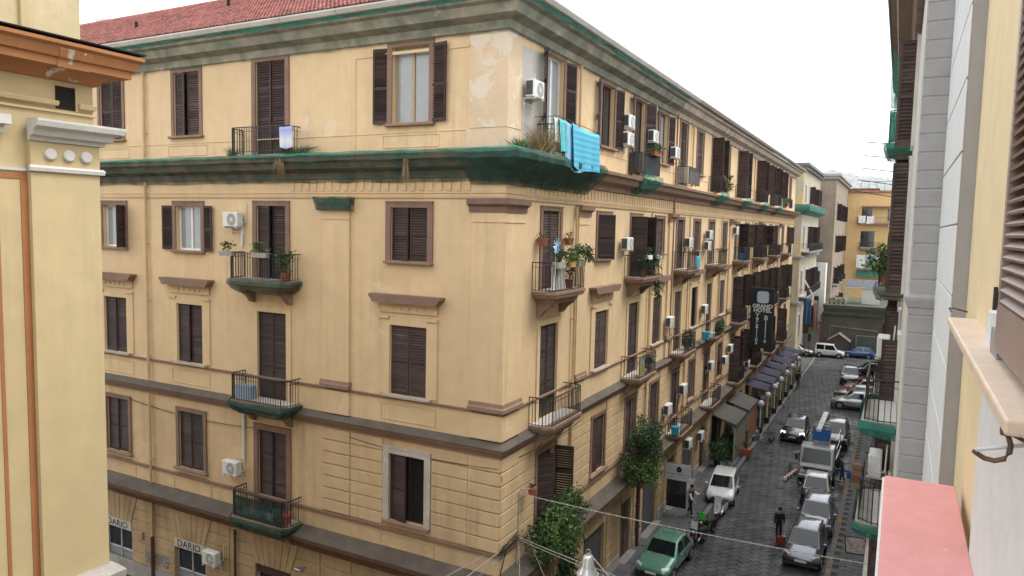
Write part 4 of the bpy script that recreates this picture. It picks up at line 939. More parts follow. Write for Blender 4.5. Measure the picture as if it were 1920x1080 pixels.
GRN = paint('paint_mint', (.13, .30, .23), .35); SILV = paint('paint_silver', (.42, .44, .46), .55); WHT = paint('paint_white', (.70, .71, .72)); BLK = paint('paint_black', (.012, .012, .014)); DGR = paint('paint_dark_grey', (.095, .105, .13), .6); GRB = paint('paint_blue_grey', (.15, .16, .19), .55); REDP = paint('paint_orange_red', (.42, .07, .03)); BLUP = paint('paint_blue', (.02, .09, .32)); MIDG = paint('paint_mid_grey', (.30, .31, .33), .6)
PY = .0
car('sedan', (-9.05, 33.55, .0), rad(-3), GRN, 'mint green saloon parked by the palazzo wall', L=4.2, Wd=1.68, H=1.42, wsb=.28, wst=.43, rrt=.74, rrb=.86, tail=.8)
car('hatchback', (-8.62, 44.3, .0), rad(5), WHT, 'white hatchback parked behind the scooter beside the hanging sign', L=3.7, Wd=1.62, H=1.5, wsb=.2, wst=.40)
car('crossover', (-6.45, 60.5, .0), rad(0), BLK, 'black crossover driving down the street with lit headlights', L=4.15, Wd=1.80, H=1.57, belt=1.0, cowl=.96, lights=True, wr=.34)
car('hatchback', (-3.30, 38.15, .0), rad(-1), DGR, 'dark grey hatchback parked at the yellow kerb with bonnet seams, first of the row', L=3.85, Wd=1.70, H=1.51)
car('hatchback', (-3.20, 42.5, .0), rad(1), GRB, 'blue grey hatchback parked between the dark grey hatchback and the tiny two-tone car', L=3.9, Wd=1.70, H=1.50, rails=False)
car('city_car', (-3.62, 46.55, .0), rad(2), BLK, 'tiny black and white two-seat city car parked in front of the truck', L=2.6, Wd=1.60, H=1.55, wsb=.22, wst=.45, rrt=.90, rrb=.985, roofm=WHT, belt=.98)
car('off_road_car', (-3.55, 60.3, .0), rad(0), BLK, 'black off road car parked behind the lift truck', L=4.4, Wd=1.84, H=1.75, belt=1.08, cowl=1.04, wr=.36, rails=True)
car('off_road_car', (-2.72, 73.3, .0), rad(-88), SILV, 'silver off road car parked nose out across the kerb', L=4.3, Wd=1.82, H=1.68, belt=1.05, cowl=1.02, wr=.36, rails=True)
car('hatchback', (-2.75, 77.6, .0), rad(-90), MIDG, 'grey silver saloon parked between the silver off road car and the red car', L=4.3, Wd=1.75, H=1.45)
car('hatchback', (-2.3, 81.0, .0), rad(-84), REDP, 'orange red car parked beside the grey silver saloon', L=4.0, Wd=1.70, H=1.45)
car('off_road_car', (-4.05, 86.4, .0), rad(4), BLK, 'black off road car with pale roof parked past the red car', L=4.4, Wd=1.85, H=1.7, belt=1.05, cowl=1.02, roofm=MIDG)
car('hatchback', (-2.2, 92.0, .0), rad(-80), BLK, 'dark car half hidden by balconies near the blue car', L=4.0, Wd=1.7, H=1.45)
car('estate_car', (-7.35, 102.6, .0), rad(90), WHT, 'small white high-roofed car before the limewashed wall', L=3.6, Wd=1.6, H=1.72, wsb=.20, wst=.36, rrt=.95, rrb=.985, belt=1.0, cowl=.96)
car('saloon_car', (-11.4, 102.2, .0), rad(88), SILV, 'silver saloon parked at the far corner beyond the awnings', L=4.4, Wd=1.75, H=1.42, rrt=.76, rrb=.88)
car('hatchback', (-4.0, 104.4, .0), rad(-90), BLUP, 'blue hatchback beside the wooden hut', L=3.8, Wd=1.66, H=1.45)
# --- lift truck
TR = empty('lift_truck', (-3.95, 49.35, 0), rad(-1), 'grey lift truck with white boom and blue work basket', 'truck', 'cars in the street')
TG = paint('truck_grey', (.33, .335, .34), .0, .45)
cb = MB().prism([(0, .45), (1.75, .45), (1.75, 2.25), (1.5, 2.36), (.45, 2.36), (.10, 1.30), (0, 1.15)], (-1.0, 1.0), 'x').build('cab', TG, TR); bevelled(cb, .06, 3)
MB().add([(-.86, .105, 1.38), (.86, .105, 1.38), (.80, .40, 2.24), (-.80, .40, 2.24), (-.86, .14, 1.37), (.86, .14, 1.37), (.80, .435, 2.23), (-.80, .435, 2.23)], [(0, 1, 2, 3), (4, 7, 6, 5), (0, 4, 5, 1), (1, 5, 6, 2), (2, 6, 7, 3), (3, 7, 4, 0)]).build('windscreen', mat('truck_glass', (.02, .03, .034), .12, .1, 1., spec=.4), cb)
MB().bbox(-.75, .75, -.035, .02, .95, 1.10, .01).build('grille', TRIMB, cb); MB().bbox(-1.0, 1.0, -.10, .1, .40, .62, .03).build('bumper', MIDG, cb)
for s in (-1, 1):
    MB().bbox(s*.78-.13, s*.78+.13, -.03, .03, .70, .88, .02).build('headlight', LAMP, cb)
    MB().prism([(.30, 1.35), (1.25, 1.35), (1.25, 2.15), (.58, 2.15)], (s*1.0-.012*s, s*1.012), 'x').build('side_window', CARGLASS, cb)
    MB().bbox(s*1.18-.09, s*1.18+.09, .10, .18, 1.45, 1.85, .02).build('mirror', TRIMB, cb)
    for y in (.75, 4.6):
        wh = MB().lathe([(.24, 0), (.38, .02), (.38, .22), (.24, .24)], (0, 0, 0), 18, Matrix.Rotation(PI/2, 3, 'Y')).build('wheel', RUB, TR, (s*.98 - .12, y, .38)); MB().lathe([(.22, 0), (.22, .26)], (-.01, 0, 0), 12, Matrix.Rotation(PI/2, 3, 'Y')).build('rim', MIDG, wh)
MB().box(-.97, .97, 1.85, 6.2, .62, .80).box(-.45, .45, .6, 6.2, .45, .62).build('flatbed', mat('bed_dark', (.05, .05, .055), .7), TR)
MB().box(-.97, -.93, 1.85, 6.2, .80, 1.15).box(.93, .97, 1.85, 6.2, .80, 1.15).build('side_board', TG, TR)
MB().bbox(-.4, .4, 4.2, 5.0, .80, 1.9, .05).build('turret', WHITEP, TR)
bo = MB().add([(-.30, 6.6, 3.0), (.02, 6.6, 3.0), (.02, 2.0, 2.80), (-.30, 2.0, 2.80), (-.30, 6.6, 3.32), (.02, 6.6, 3.32), (.02, 2.0, 3.12), (-.30, 2.0, 3.12)], [(0, 1, 2, 3), (4, 7, 6, 5), (0, 4, 5, 1), (1, 5, 6, 2), (2, 6, 7, 3), (3, 7, 4, 0)]).build('boom', WHITEP, TR)
MB().tube([(-.14, 4.6, 1.9), (-.14, 6.0, 3.05)], .12, 8).build('boom_arm', MIDG, TR)
BB = mat('basket_blue', (.03, .14, .42), .45, .1, 3.)
bk = MB()
P = [(-.55, -.38), (.55, -.38), (.55, .38), (-.55, .38)]
for z0, z1, k in ((0, .62, 1.), ): bk.add([(x*.86, y*.86, 0) for x, y in P] + [(x, y, z1) for x, y in P] + [(x*.94, y*.92, z1) for x, y in P] + [(x*.8, y*.8, .05) for x, y in P], [(0, 3, 2, 1)] + [(i, (i+1) % 4, 4+(i+1) % 4, 4+i) for i in range(4)] + [(4+i, 4+(i+1) % 4, 8+(i+1) % 4, 8+i) for i in range(4)] + [(8+i, 8+(i+1) % 4, 12+(i+1) % 4, 12+i) for i in range(4)] + [(12, 13, 14, 15)])
bo = bk.build('basket', BB, TR, (.10, 1.75, 2.52)); bevelled(bo, .03)
MB().tube([(-.5, -.36, .62), (-.5, -.36, 1.05), (.5, -.36, 1.05), (.5, -.36, .62)], .02, 5).tube([(-.5, .36, .62), (-.5, .36, 1.05), (.5, .36, 1.05), (.5, .36, .62)], .02, 5).build('guard_rail', MIDG, bo)
rk = MB()
for x in (-.9, .9):
    for y in (3.2, 6.1): rk.tube([(x, y, .8), (x, y, 2.3)], .025, 4)
for z in (1.6, 2.3): rk.tube([(-.9, 3.2, z), (-.9, 6.1, z), (.9, 6.1, z), (.9, 3.2, z)], .02, 4)
rk.build('rack', MIDG, TR)
for s in (-1, 1): MB().box(s*1.0, s*1.9, 2.3, 2.45, .5, .62).box(s*1.82-.12, s*1.82+.12, 2.25, 2.5, .02, .5).build('outrigger', BB if s > 0 else MIDG, TR)
# --- two-wheelers
def scooter(loc, rz, m, label, screen=True, box_=None, cat='scooter'):
    e = empty('scooter', loc, rz, label, cat, 'two-wheelers at the kerb'); RX = Matrix.Rotation(PI/2, 3, 'Y')
    for y in (-.62, .62):
        wh = MB().lathe([(.16, 0), (.24, .02), (.24, .09), (.16, .11)], (-.055, 0, 0), 16, RX).build('wheel', RUB, e, (0, y, .24)); MB().lathe([(.15, 0), (.15, .12)], (-.06, 0, 0), 10, RX).build('rim', ALLOY, wh)
    b = MB().prism([(.05, .28), (.15, .30), (.75, .34), (.85, .62), (.70, .72), (.12, .70), (0, .45), (-.28, .32), (-.30, .26)], (-.15, .15), 'x').build('body', m, e); bevelled(b, .04)
    b = MB().prism([(-.62, .50), (-.40, .30), (-.30, .32), (-.40, .95), (-.50, 1.0)], (-.19, .19), 'x').build('front_shield', m, e); bevelled(b, .03)
    b = MB().bbox(-.14, .14, .02, .80, .70, .80, .035).build('seat', TRIMB, e)
    MB().tube([(0, -.62, .24), (0, -.45, .98)], .03, 6).tube([(-.34, -.36, 1.02), (0, -.46, 1.0), (.34, -.36, 1.02)], .018, 6).build('handlebar', TRIMB, e)
    MB().bbox(-.07, .07, -.60, -.50, .78, .92, .03).build('headlight', LAMP, e); MB().bbox(-.09, .09, -.85, -.45, .46, .50, .015).build('mudguard', m, e)
    for s in (-1, 1): MB().tube([(s*.22, -.40, 1.02), (s*.30, -.42, 1.2)], .008, 4).bbox(s*.30-.06, s*.30+.06, -.44, -.42, 1.18, 1.26, .008).build('mirror', TRIMB, e)
    if screen: MB().add([(-.2, -.52, 1.0), (.2, -.52, 1.0), (.17, -.44, 1.36), (-.17, -.44, 1.36), (-.2, -.51, 1.0), (.2, -.51, 1.0), (.17, -.43, 1.36), (-.17, -.43, 1.36)], [(0, 1, 2, 3), (4, 7, 6, 5), (0, 4, 5, 1), (2, 6, 7, 3), (1, 5, 6, 2), (3, 7, 4, 0)]).build('windshield', box_ or MATS['lamp_clear'], e)
    MB().tube([(.14, .2, .1), (.14, .2, .3)], .015, 4).build('stand', TRIMB, e)
    return e
GRNS = mat('bright_green_plastic', (.03, .42, .04), .4)
scooter((-8.05, 40.9, 0), rad(-8), WHT, 'white scooter parked in front of the white hatchback', True)
scooter((-8.25, 36.6, 0), rad(-15), BLK, 'black scooter parked just behind the mint green saloon', True)
scooter((-8.15, 38.0, 0), rad(-20), BLK, 'black scooter with bright green windscreen cover', True, GRNS)
scooter((-8.40, 57.6, .0), rad(-60), SILV, 'pale moped standing at the kerb end by the black crossover', False)
# ============================================================ people
SKIN = mat('skin', (.42, .25, .17), .6, .05, 5.); HAIR = mat('dark_hair', (.015, .012, .010), .6)
def skin_mesh(name, J, E, m, root=0):
    me = bpy.data.meshes.new(name); me.from_pydata([j[0] for j in J], E, []); o = bpy.data.objects.new(name, me); COL.objects.link(o)
    o.modifiers.new('skin', 'SKIN'); s = o.modifiers.new('sub', 'SUBSURF'); s.levels = s.render_levels = 2
    for i, j in enumerate(J):
        r = j[1]; me.skin_vertices[0].data[i].radius = (r, r) if not isinstance(r, tuple) else r; me.skin_vertices[0].data[i].use_root = i == root
    dg = bpy.context.evaluated_depsgraph_get(); me2 = bpy.data.meshes.new_from_object(o.evaluated_get(dg)); bpy.data.objects.remove(o)
    me2.materials.clear(); me2.materials.append(m); me2.polygons.foreach_set('use_smooth', [True]*len(me2.polygons)); return me2
def person(loc, rz, label, jacket, trousers, stride=.0, arm=(0., 0.), sleeve=None, lean=0., elbow=(0., 0.)):
    """standing or walking adult, 1.75 m, facing local -y"""
    e = empty('person', loc, rz, label, 'person', 'people in the street')
    def leg(s, f):
        hip = Vector((s*.09, 0, .90)); kn = Vector((s*.10, -f*.22 - abs(f)*.04, .49)); an = Vector((s*.10, -f*.42 + (.05 if f < 0 else 0), .09 + (.06 if f < 0 else 0))); toe = an + Vector((s*.02, -.17, -.05)); return hip, kn, an, toe
    def armp(s, a, el):
        sh = Vector((s*.19, lean*-.42, 1.42)); d = Vector((s*.18, -math.sin(a), -math.cos(a))).normalized(); eb = sh + d*.29; d2 = Vector((s*.02, -math.sin(a+el), -math.cos(a+el))).normalized(); wr_ = eb + d2*.25; return sh, eb, wr_, d2
    J = [((0, 0, .93), (.145, .10)), ((0, -lean*.2, 1.12), (.13, .095)), ((0, -lean*.36, 1.32), (.155, .105)), ((0, -lean*.45, 1.47), (.055, .055)), ((0, -lean*.5-.01, 1.57), (.065, .08)), ((0, -lean*.53-.015, 1.68), (.07, .085)), ((0, -lean*.54-.01, 1.75), (.045, .055))]
    E = [(i, i+1) for i in range(6)]; up = []; low = []
    for s, f, a, el in ((-1, stride, arm[0], elbow[0]), (1, -stride, arm[1], elbow[1])):
        hip, kn, an, toe = leg(s, f); b = len(J); J += [(hip, .085), (kn, .058), (an, .04), (toe, .035)]; E += [(0, b), (b, b+1), (b+1, b+2), (b+2, b+3)]; low.append((hip, kn, an, toe))
        sh, eb, wr_, d2 = armp(s, a, el); b = len(J); palm = wr_ + d2*.07; J += [(sh, .055), (eb, .042), (wr_, .03), (palm, (.035, .02))]; E += [(2, b), (b, b+1), (b+1, b+2), (b+2, b+3)]; up.append((sh, eb, wr_))
        side = Vector((1, 0, 0)); 
        for k in range(4):
            p0 = palm + side*(k-1.5)*.018 + d2*.03; q = len(J); J += [(p0 + d2*(.035+.006*(k in (1, 2))) + Vector((-s*.008, 0, 0)), .009), (p0 + d2*(.065+.01*(k in (1, 2))) + Vector((-s*.02, 0, 0)), .008)]; E += [(b+3, q), (q, q+1)]
        q = len(J); J += [(wr_ + d2*.06 + Vector((-s*.01, -.035, 0)), .010), (wr_ + d2*.09 + Vector((-s*.012, -.045, 0)), .009)]; E += [(b+2, q), (q, q+1)]
    link('body', skin_mesh('body', J, E, SKIN), e)
    T = [((0, 0, .84), (.165, .125)), ((0, -lean*.2, 1.12), (.155, .12)), ((0, -lean*.36, 1.32), (.18, .13)), ((0, -lean*.42, 1.43), (.11, .09))]; TE = [(0, 1), (1, 2), (2, 3)]
    for sh, eb, wr_ in up: b = len(T); T += [(sh, .075), (eb, .058), (eb.lerp(wr_, .9), .048)]; TE += [(2, b), (b, b+1), (b+1, b+2)]
    link('jacket', skin_mesh('jacket', T, TE, jacket), e)
    if sleeve:
        for sh, eb, wr_ in up: link('sleeve', skin_mesh('sleeve', [(sh + (eb-sh)*.08, .080), (eb, .063), (eb.lerp(wr_, .9), .052)], [(0, 1), (1, 2)], sleeve), e)
    T = [((0, 0, 1.10), (.14, .10)), ((0, 0, .90), (.15, .115))]; TE = [(0, 1)]
    for hip, kn, an, toe in low: b = len(T); T += [(hip - Vector((0, 0, .04)), .10), (kn, .075), (an + Vector((0, 0, .03)), .065)]; TE += [(1, b), (b, b+1), (b+1, b+2)]
    link('trousers', skin_mesh('trousers', T, TE, trousers), e)
    for hip, kn, an, toe in low: link('shoe', skin_mesh('shoe', [(an + Vector((0, .04, -.04)), (.05, .045)), (an + Vector((0, -.08, -.055)), (.048, .035)), (toe + Vector((0, -.02, -.0)), (.04, .03))], [(0, 1), (1, 2)], TRIMB), e)
    hy = -lean*.54; hd = MB().lathe([(.02, .13), (.075, .11), (.098, .05), (.10, 0), (.09, -.05)], (0, 0, 0), 12); hd.build('hair', HAIR, e, (0, hy+.015, 1.70), smooth=True)
    f = MB(); f.bbox(-.012, .012, -.02, .01, -.02, .02, .006); f.build('nose', SKIN, e, (0, hy-.10, 1.64))
    for s in (-1, 1): MB().bbox(-.012, .012, -.004, .006, -.006, .006, .002).build('eye', TRIMB, e, (s*.03, hy-.093, 1.665)); MB().bbox(-.008, .008, -.02, .02, -.03, .03, .006).build('ear', SKIN, e, (s*.075, hy, 1.64))
    MB().bbox(-.022, .022, -.004, .006, -.005, .005, .002).build('mouth', mat('lips', (.30, .11, .09), .5) if 'lips' not in MATS else MATS['lips'], e, (0, hy-.092, 1.595)); return e
NAVY = mat('cloth_black', (.018, .018, .021), .9, .2, 6.); NAVY2 = mat('cloth_navy', (.02, .024, .04), .9, .2, 6.); SHIRT = mat('cloth_white_shirt', (.62, .62, .62), .8, .1, 6.); BLUEJ = mat('cloth_work_blue', (.03, .045, .09), .9, .2, 6.)
person((-9.5, 39.9, .125), rad(75), 'waiter in black waistcoat and white sleeves under the hanging sign', NAVY, NAVY, .35, (.3, .9), SHIRT, .1, (.6, 1.0))
m2 = person((-4.75, 39.4, 0), rad(15), 'person all in black walking beside the dark grey hatchback', NAVY, NAVY, .25, (.35, -.3), None, .22, (.2, .1))
person((-8.55, 80.0, .0), rad(190), 'person in dark clothes walking alone up the far street', NAVY, NAVY2, .55, (.5, -.5), None, .1, (.2, .3))
person((-5.05, 51.4, 0), rad(60), 'worker in dark overalls standing at the cab of the lift truck', NAVY, NAVY2, .1, (.2, .5), None, .15, (.3, .5))
person((-2.45, 50.4, .12), rad(-80), 'worker in blue overalls on the pavement beside the lift truck', BLUEJ, BLUEJ, .2, (.4, .3), None, .2, (.5, .5))
person((-10.35, 66.2, .125), rad(30), 'person in dark clothes standing under the white parasol', NAVY2, NAVY, .1, (.1, .4), None, .05, (.1, .8))
bg_ = tag(bevelled(MB().box(-.22, .22, -.14, .14, .05, .50).build('shopping_bag', mat('red_cloth', (.22, .03, .02), .8, .2, 6.), None, (-4.55, 38.75, 0), rad(30)), .05), 'dark red bag on the ground by the person in black', 'bag')
# striped barrier poles beside the truck
br = empty('striped_barrier', (-5.75, 49.3, 0), rad(-12), 'red and white striped barrier lying beside the lift truck', 'barrier')
RW_ = mat('barrier_red', (.35, .03, .03), .6)
for k in range(10): MB().bbox(-.12, .12, k*.24, k*.24+.235, .0, .22, .02).build('stripe', RW_ if k % 2 else WHITEP, br)
# ============================================================ air conditioners
def aircon_meshes():
    b = MB().bbox(-.40, .40, -.30, 0, 0, .56, .025).mesh('casing', ACW)
    g = MB()
    for r in (.235, .19, .14, .09, .045): g.lathe([(r, 0), (r, .012), (r-.012, .012), (r-.012, 0)], (.09, -.30, .28), 20, Matrix.Rotation(PI/2, 3, 'X'))
    for k in range(8): t = k*PI/8; g.box(-.235, .235, -.004, .004, -.005, .005, Matrix.Translation((.09, -.308, .28)) @ Matrix.Rotation(t, 4, 'Y'))
    g = g.mesh('fan_grille', ACW)
    d = MB().lathe([(.235, 0), (.235, .003)], (.09, -.3005, .28), 20, Matrix.Rotation(PI/2, 3, 'X')).mesh('fan', ACD)
    sd = MB().box(-.404, -.398, -.27, -.03, .06, .50).mesh('coil', ACD)
    br = MB().box(-.28, .28, .08, .11, -.2, -.16).box(-.32, -.28, -.34, .12, -.05, -.003).box(.28, .32, -.34, .12, -.05, -.003).box(-.32, -.28, .08, .12, -.3, -.05).box(.28, .32, .08, .12, -.3, -.05).mesh('bracket', ACW)
    p = MB().tube([(.40, -.15, .2), (.46, -.1, .15), (.46, .08, .2), (.46, .10, .9)], .02, 5).mesh('hose', ACW)
    return [('fan_grille', g), ('fan', d), ('coil', sd), ('bracket', br), ('hose', p)], b
AP, AB = aircon_meshes()
def aircon(x, y, z, rz, label, group='air conditioner units on the palazzo'):
    o = link('air_conditioner', AB, None, (x, y, z), rz); tag(o, label, 'air conditioner', group)
    for n, me in AP: link(n, me, o)
    return o
fl = {4: 'top floor', 3: 'third floor', 2: 'second floor', 1: 'first floor', 0: 'ground floor'}
nth = ['first', 'second', 'third', 'fourth', 'fifth', 'sixth', 'seventh', 'eighth', 'ninth', 'tenth', 'eleventh', 'twelfth']
ACL = [(21.49, 20.41), (30.73, 20.63), (30.67, 19.87), (34.32, 20.41), (38.2, 20.02), (31.08, 15.34), (41.82, 15.29), (46.77, 15.74), (46.44, 15.05), (55.17, 16.05), (62.12, 15.44), (38.47, 11.07), (46.35, 11.05), (42.9, 9.4),
       (38.74, 6.25), (41.88, 6.78), (48.89, 7.04), (53.3, 6.75), (55.06, 7.35), (43.7, 3.08), (46.85, 2.76), (74.73, 19.6), (62.6, 5.0), (62.41, 6.3), (78.61, 10.87)]
cnt = {}
for y, z in ACL:
    f = 4 if z > 18 else 3 if z > 13 else 2 if z > 9 else 1 if z > 4.2 else 0; cnt[f] = cnt.get(f, -1) + 1
    aircon(XF + .13, y + .15, z - .28, PI/2, 'white air conditioner on the %s street wall, %s along from the corner' % (fl[f], nth[cnt[f]]))
for x, z, lb in ((-22.75, 15.75, 'white air conditioner left of the third floor balcony door on the end wall'), (-22.95, 5.95, 'white air conditioner with white duct left of the first floor end balcony'), (-24.2, 1.95, 'white air conditioner beside the right-hand shop sign')):
    aircon(x, YF - .13, z, 0, lb)
tag(MB().tube([(-22.5, YF-.06, 6.6), (-22.5, YF-.06, 8.4)], .06, 8).build('air_duct', ACW, None), 'white plastic duct above the first floor end wall air conditioner', 'duct')
tag(MB().tube([(-22.5, YF-.06, 15.0), (-22.5, YF-.06, 15.75)], .05, 8).build('air_duct', ACW, None), 'white plastic duct below the third floor end wall air conditioner', 'duct')
# ============================================================ plants and pots
def pot_plant(loc, label, r=(.3, .3, .35), n=120, size=.15, m=None, pot=TERRA, pr=.14, ph=.26, box_=None, seed=1, rz=0, flowers=None, droop=0.):
    e = empty('potted_plant', loc, rz, label, 'plant', 'plants on balconies and pavement')
    if box_: MB().add([(-box_[0]*.9, -box_[1]*.85, 0), (box_[0]*.9, -box_[1]*.85, 0), (box_[0]*.9, box_[1]*.85, 0), (-box_[0]*.9, box_[1]*.85, 0), (-box_[0], -box_[1], box_[2]), (box_[0], -box_[1], box_[2]), (box_[0], box_[1], box_[2]), (-box_[0], box_[1], box_[2])], [(0, 3, 2, 1), (4, 5, 6, 7), (0, 1, 5, 4), (1, 2, 6, 5), (2, 3, 7, 6), (3, 0, 4, 7)]).build('pot', pot, e); ph = box_[2]
    else: MB().lathe([(pr*.72, 0), (pr*.95, ph*.85), (pr*1.06, ph*.86), (pr*1.06, ph), (pr*.9, ph)], (0, 0, 0), 14).build('pot', pot, e)
    foliage('foliage', e, (0, 0, ph + r[2]*.75), r, int(n*.72), size, m or LEAF, seed, droop)
    foliage('young_leaves', e, (0, 0, ph + r[2]*.8), tuple(q*1.06 for q in r), int(n*.28), size*.9, {'leaf_dark': LEAF, 'leaf_green': LEAF_L}.get((m or LEAF).name, LEAF), seed+500, droop)
    st = MB(); R = random.Random(seed)
    for k in range(5): st.tube([(R.uniform(-.04, .04), R.uniform(-.04, .04), ph*.8), (R.uniform(-.6, .6)*r[0], R.uniform(-.6, .6)*r[1], ph + r[2]*R.uniform(.6, 1.2))], .008, 4, False)
    st.build('stem', BARK, e)
    if flowers: foliage('flowers', e, (0, 0, ph + r[2]*1.0), r, 24, size*.8, flowers, seed+7)
    return e
PINKF = mat('flower_pink', (.55, .12, .13), .6, .2, 9.); REDF = mat('flower_red', (.42, .035, .02), .6, .2, 9.); WHF = mat('flower_white', (.60, .56, .54), .6, .2, 9.)
BX = XF + .72
# corner balcony third floor
pot_plant((BX+.10, 24.55, 14.62), 'leafy plant with pale flowers in a window box over the third floor corner balcony rail', (.5, .55, .38), 600, .11, LEAF, mat('box_grey', (.40, .38, .33), .8), box_=(.10, .34, .2), rz=0, flowers=WHF, seed=2)
pot_plant((BX+.10, 22.75, 14.62), 'grey green plant in a pale box on the third floor corner balcony rail', (.25, .4, .35), 300, .10, LEAF_D, MATS['box_grey'], box_=(.12, .34, .2), seed=3)
pot_plant((BX+.10, 23.75, 14.62), 'small plant in a yellow box on the third floor corner balcony rail', (.25, .25, .22), 80, .12, LEAF_L, mat('box_yellow', (.48, .36, .10), .7), box_=(.10, .22, .18), seed=4)
for y, lb in ((22.62, 'near'), (24.88, 'far')): pot_plant((XF+.22, y, 15.35), 'hanging terracotta pot on the %s side of the third floor corner balcony door' % lb, (.16, .2, .16), 30, .10, LEAF, TERRA, .19, .26, seed=5)
pot_plant((BX-.2, 24.3, 13.84), 'dark red pot with a thin plant standing inside the third floor corner balcony', (.2, .2, .35), 70, .12, LEAF_D, mat('pot_red', (.22, .06, .05), .7), .16, .3, seed=6)
pw = empty('pinwheel', (-10.19, 22.42, 14.32), 0, 'pale blue pinwheel on a stick over the third floor corner balcony rail', 'pinwheel')
MB().tube([(0, 0, 0), (0, 0, 1.05)], .012, 5).build('stick', WHITEP, pw)
PWM = mat('pinwheel_blue', (.30, .52, .72), .4, .1, 6.)
for k in range(8):
    t = k*PI/4; d = Vector((.0, math.cos(t), math.sin(t))); q = Vector((0, -math.sin(t), math.cos(t))); o = Vector((.03, 0, 1.08))
    MB().add([o, o + d*.30 + q*.03, o + d*.22 + q*.14 + Vector((.04, 0, 0)), o + q*.05], [(0, 1, 2), (0, 2, 3)]).build('blade', PWM, pw)
# second door balcony of the third floor, trailing plants
pot_plant((BX-.05, 33.9, 13.82), 'dense trailing plants tumbling over the third floor balcony with white boxes', (.45, .55, .65), 420, .17, LEAF, seed=8, droop=.4)
pot_plant((BX+.10, 34.35, 12.6), 'trailing creeper hanging below the third floor balcony edge', (.22, .3, .75), 200, .14, LEAF, TERRA, .08, .1, seed=9, droop=.9)
pot_plant((BX-.1, 32.6, 13.82), 'dark tub plant at the near end of the white-boxed third floor balcony', (.35, .4, .5), 200, .16, LEAF_D, seed=10)
for y, q_ in ((32.7, 'near the air conditioner'), (34.2, 'over the trailing creeper')): tag(MB().bbox(-.1, .1, -.3, .3, 0, .2, .02).build('flower_box', WHITEP, None, (BX+.1, y, 14.6)), 'white plastic flower box on the third floor balcony rail ' + q_, 'flower box', 'white flower boxes')
# big shrubs of the first floor balconies
pot_plant((BX+.0, 23.9, 4.35), 'large bushy shrub filling the first floor corner balcony', (1.0, 2.3, 1.0), 7000, .13, LEAF, seed=12, pr=.3, ph=.45, droop=.2)
pot_plant((BX+.2, 22.9, 4.2), 'glossy light green plant spilling over the first floor corner balcony rail', (.65, 1.2, .7), 1500, .16, LEAF, seed=13, droop=.5)
pot_plant((BX+.25, 23.8, 2.9), 'dark creeper hanging below the first floor corner balcony', (.25, 1.1, 1.0), 900, .16, LEAF_D, seed=14, pr=.1, ph=.1, droop=1.)
pot_plant((BX+.05, 33.0, 4.65), 'tall dark shrub rising over the second first-floor balcony', (.85, 1.5, 1.25), 4600, .13, LEAF_D, seed=15, pr=.3, ph=.4)
pot_plant((BX+.25, 32.6, 3.9), 'mid green shrub bulging below the second first-floor balcony', (.8, 1.8, .9), 4200, .14, LEAF, seed=16, droop=.4)
# end wall balcony, third floor
EY = YF - .86
pot_plant((-22.4, EY, 14.66), 'straggly plant in a grey trough left on the end wall third floor balcony', (.4, .2, .25), 60, .13, LEAF_D, CONC, box_=(.36, .12, .18), seed=20)
pot_plant((-20.65, EY, 14.66), 'green and red flowering plant in a box on the end wall third floor balcony rail', (.4, .2, .22), 130, .13, LEAF, MATS['box_grey'], box_=(.36, .12, .18), seed=21, flowers=REDF)
pot_plant((-19.75, YF-.55, 13.83), 'bushy plant in a terracotta pot right on the end wall third floor balcony', (.35, .3, .5), 180, .15, LEAF, seed=22, pr=.2, ph=.3)
pot_plant((-19.9, YF-.45, 4.63), 'terracotta pot on the end wall first floor balcony', (.2, .2, .15), 20, .1, LEAF_D, seed=23, pr=.25, ph=.4)
tag(MB().lathe([(.14, 0), (.16, .2), (.12, .45), (.03, .55)], (0, 0, 0), 12).build('white_bag', WHITEP, None, (-20.3, YF-.5, 4.63)), 'white sack beside the terracotta pot on the first floor end balcony', 'sack')
tag(MB().box(-.4, .4, -.15, .15, 0, .5).build('storage_chest', mat('pale_blue_plastic', (.30, .40, .50), .5), None, (-22.0, YF-.4, 9.19)), 'pale blue box standing on the second floor end balcony', 'box')
# top floor
pot_plant((BX+.1, 33.3, 19.35), 'red pot trough with trailing green plants on the screened top floor balcony', (.25, .75, .25), 300, .13, LEAF_L, TERRA, box_=(.11, .6, .2), seed=24)
pot_plant((BX+.05, 49.3, 18.5), 'pink flowering shrub on a top floor balcony between open dark shutters', (.4, .7, .55), 350, .16, LEAF, seed=25, flowers=PINKF)
pot_plant((BX-.2, 79.0, 18.5), 'green plants on the far top floor balcony with grey screen', (.4, .9, .4), 200, .16, LEAF, seed=26)
def tuft(name, loc, r, n, size, m, label, seed, up=1.):
    R = random.Random(seed); mb = MB()
    for k in range(n):
        p = Vector((R.uniform(-r[0], r[0])*.5, R.uniform(-r[1], r[1])*.5, 0)); d = Vector((R.uniform(-1, 1)*r[0], R.uniform(-1, 1)*r[1], R.uniform(.5, 1.)*r[2]*up)); s = d.cross(Vector((R.uniform(-1, 1), R.uniform(-1, 1), .2))).normalized()*size
        q = p + d*.55 + Vector((0, 0, .12*r[2])); mb.add((p - s, p + s, q + s*.7, p + d, q - s*.7), ((0, 1, 2, 4), (4, 2, 3)))
    me = bpy.data.meshes.new(name); me.from_pydata(mb.v, [], mb.f); me.materials.append(m); return tag(link(name, me, None, loc), label, 'weeds', 'weeds on the ledges')
tuft('dry_weeds', (XF+.45, 21.9, 18.40), (.45, 1.0, .95), 420, .008, DRY, 'large dry straw coloured weeds behind the blue towels', 31)
tuft('weeds', (XF+.3, 20.7, 18.40), (.3, .6, .4), 160, .008, LEAF, 'green weeds on the cornice at the corner', 32)
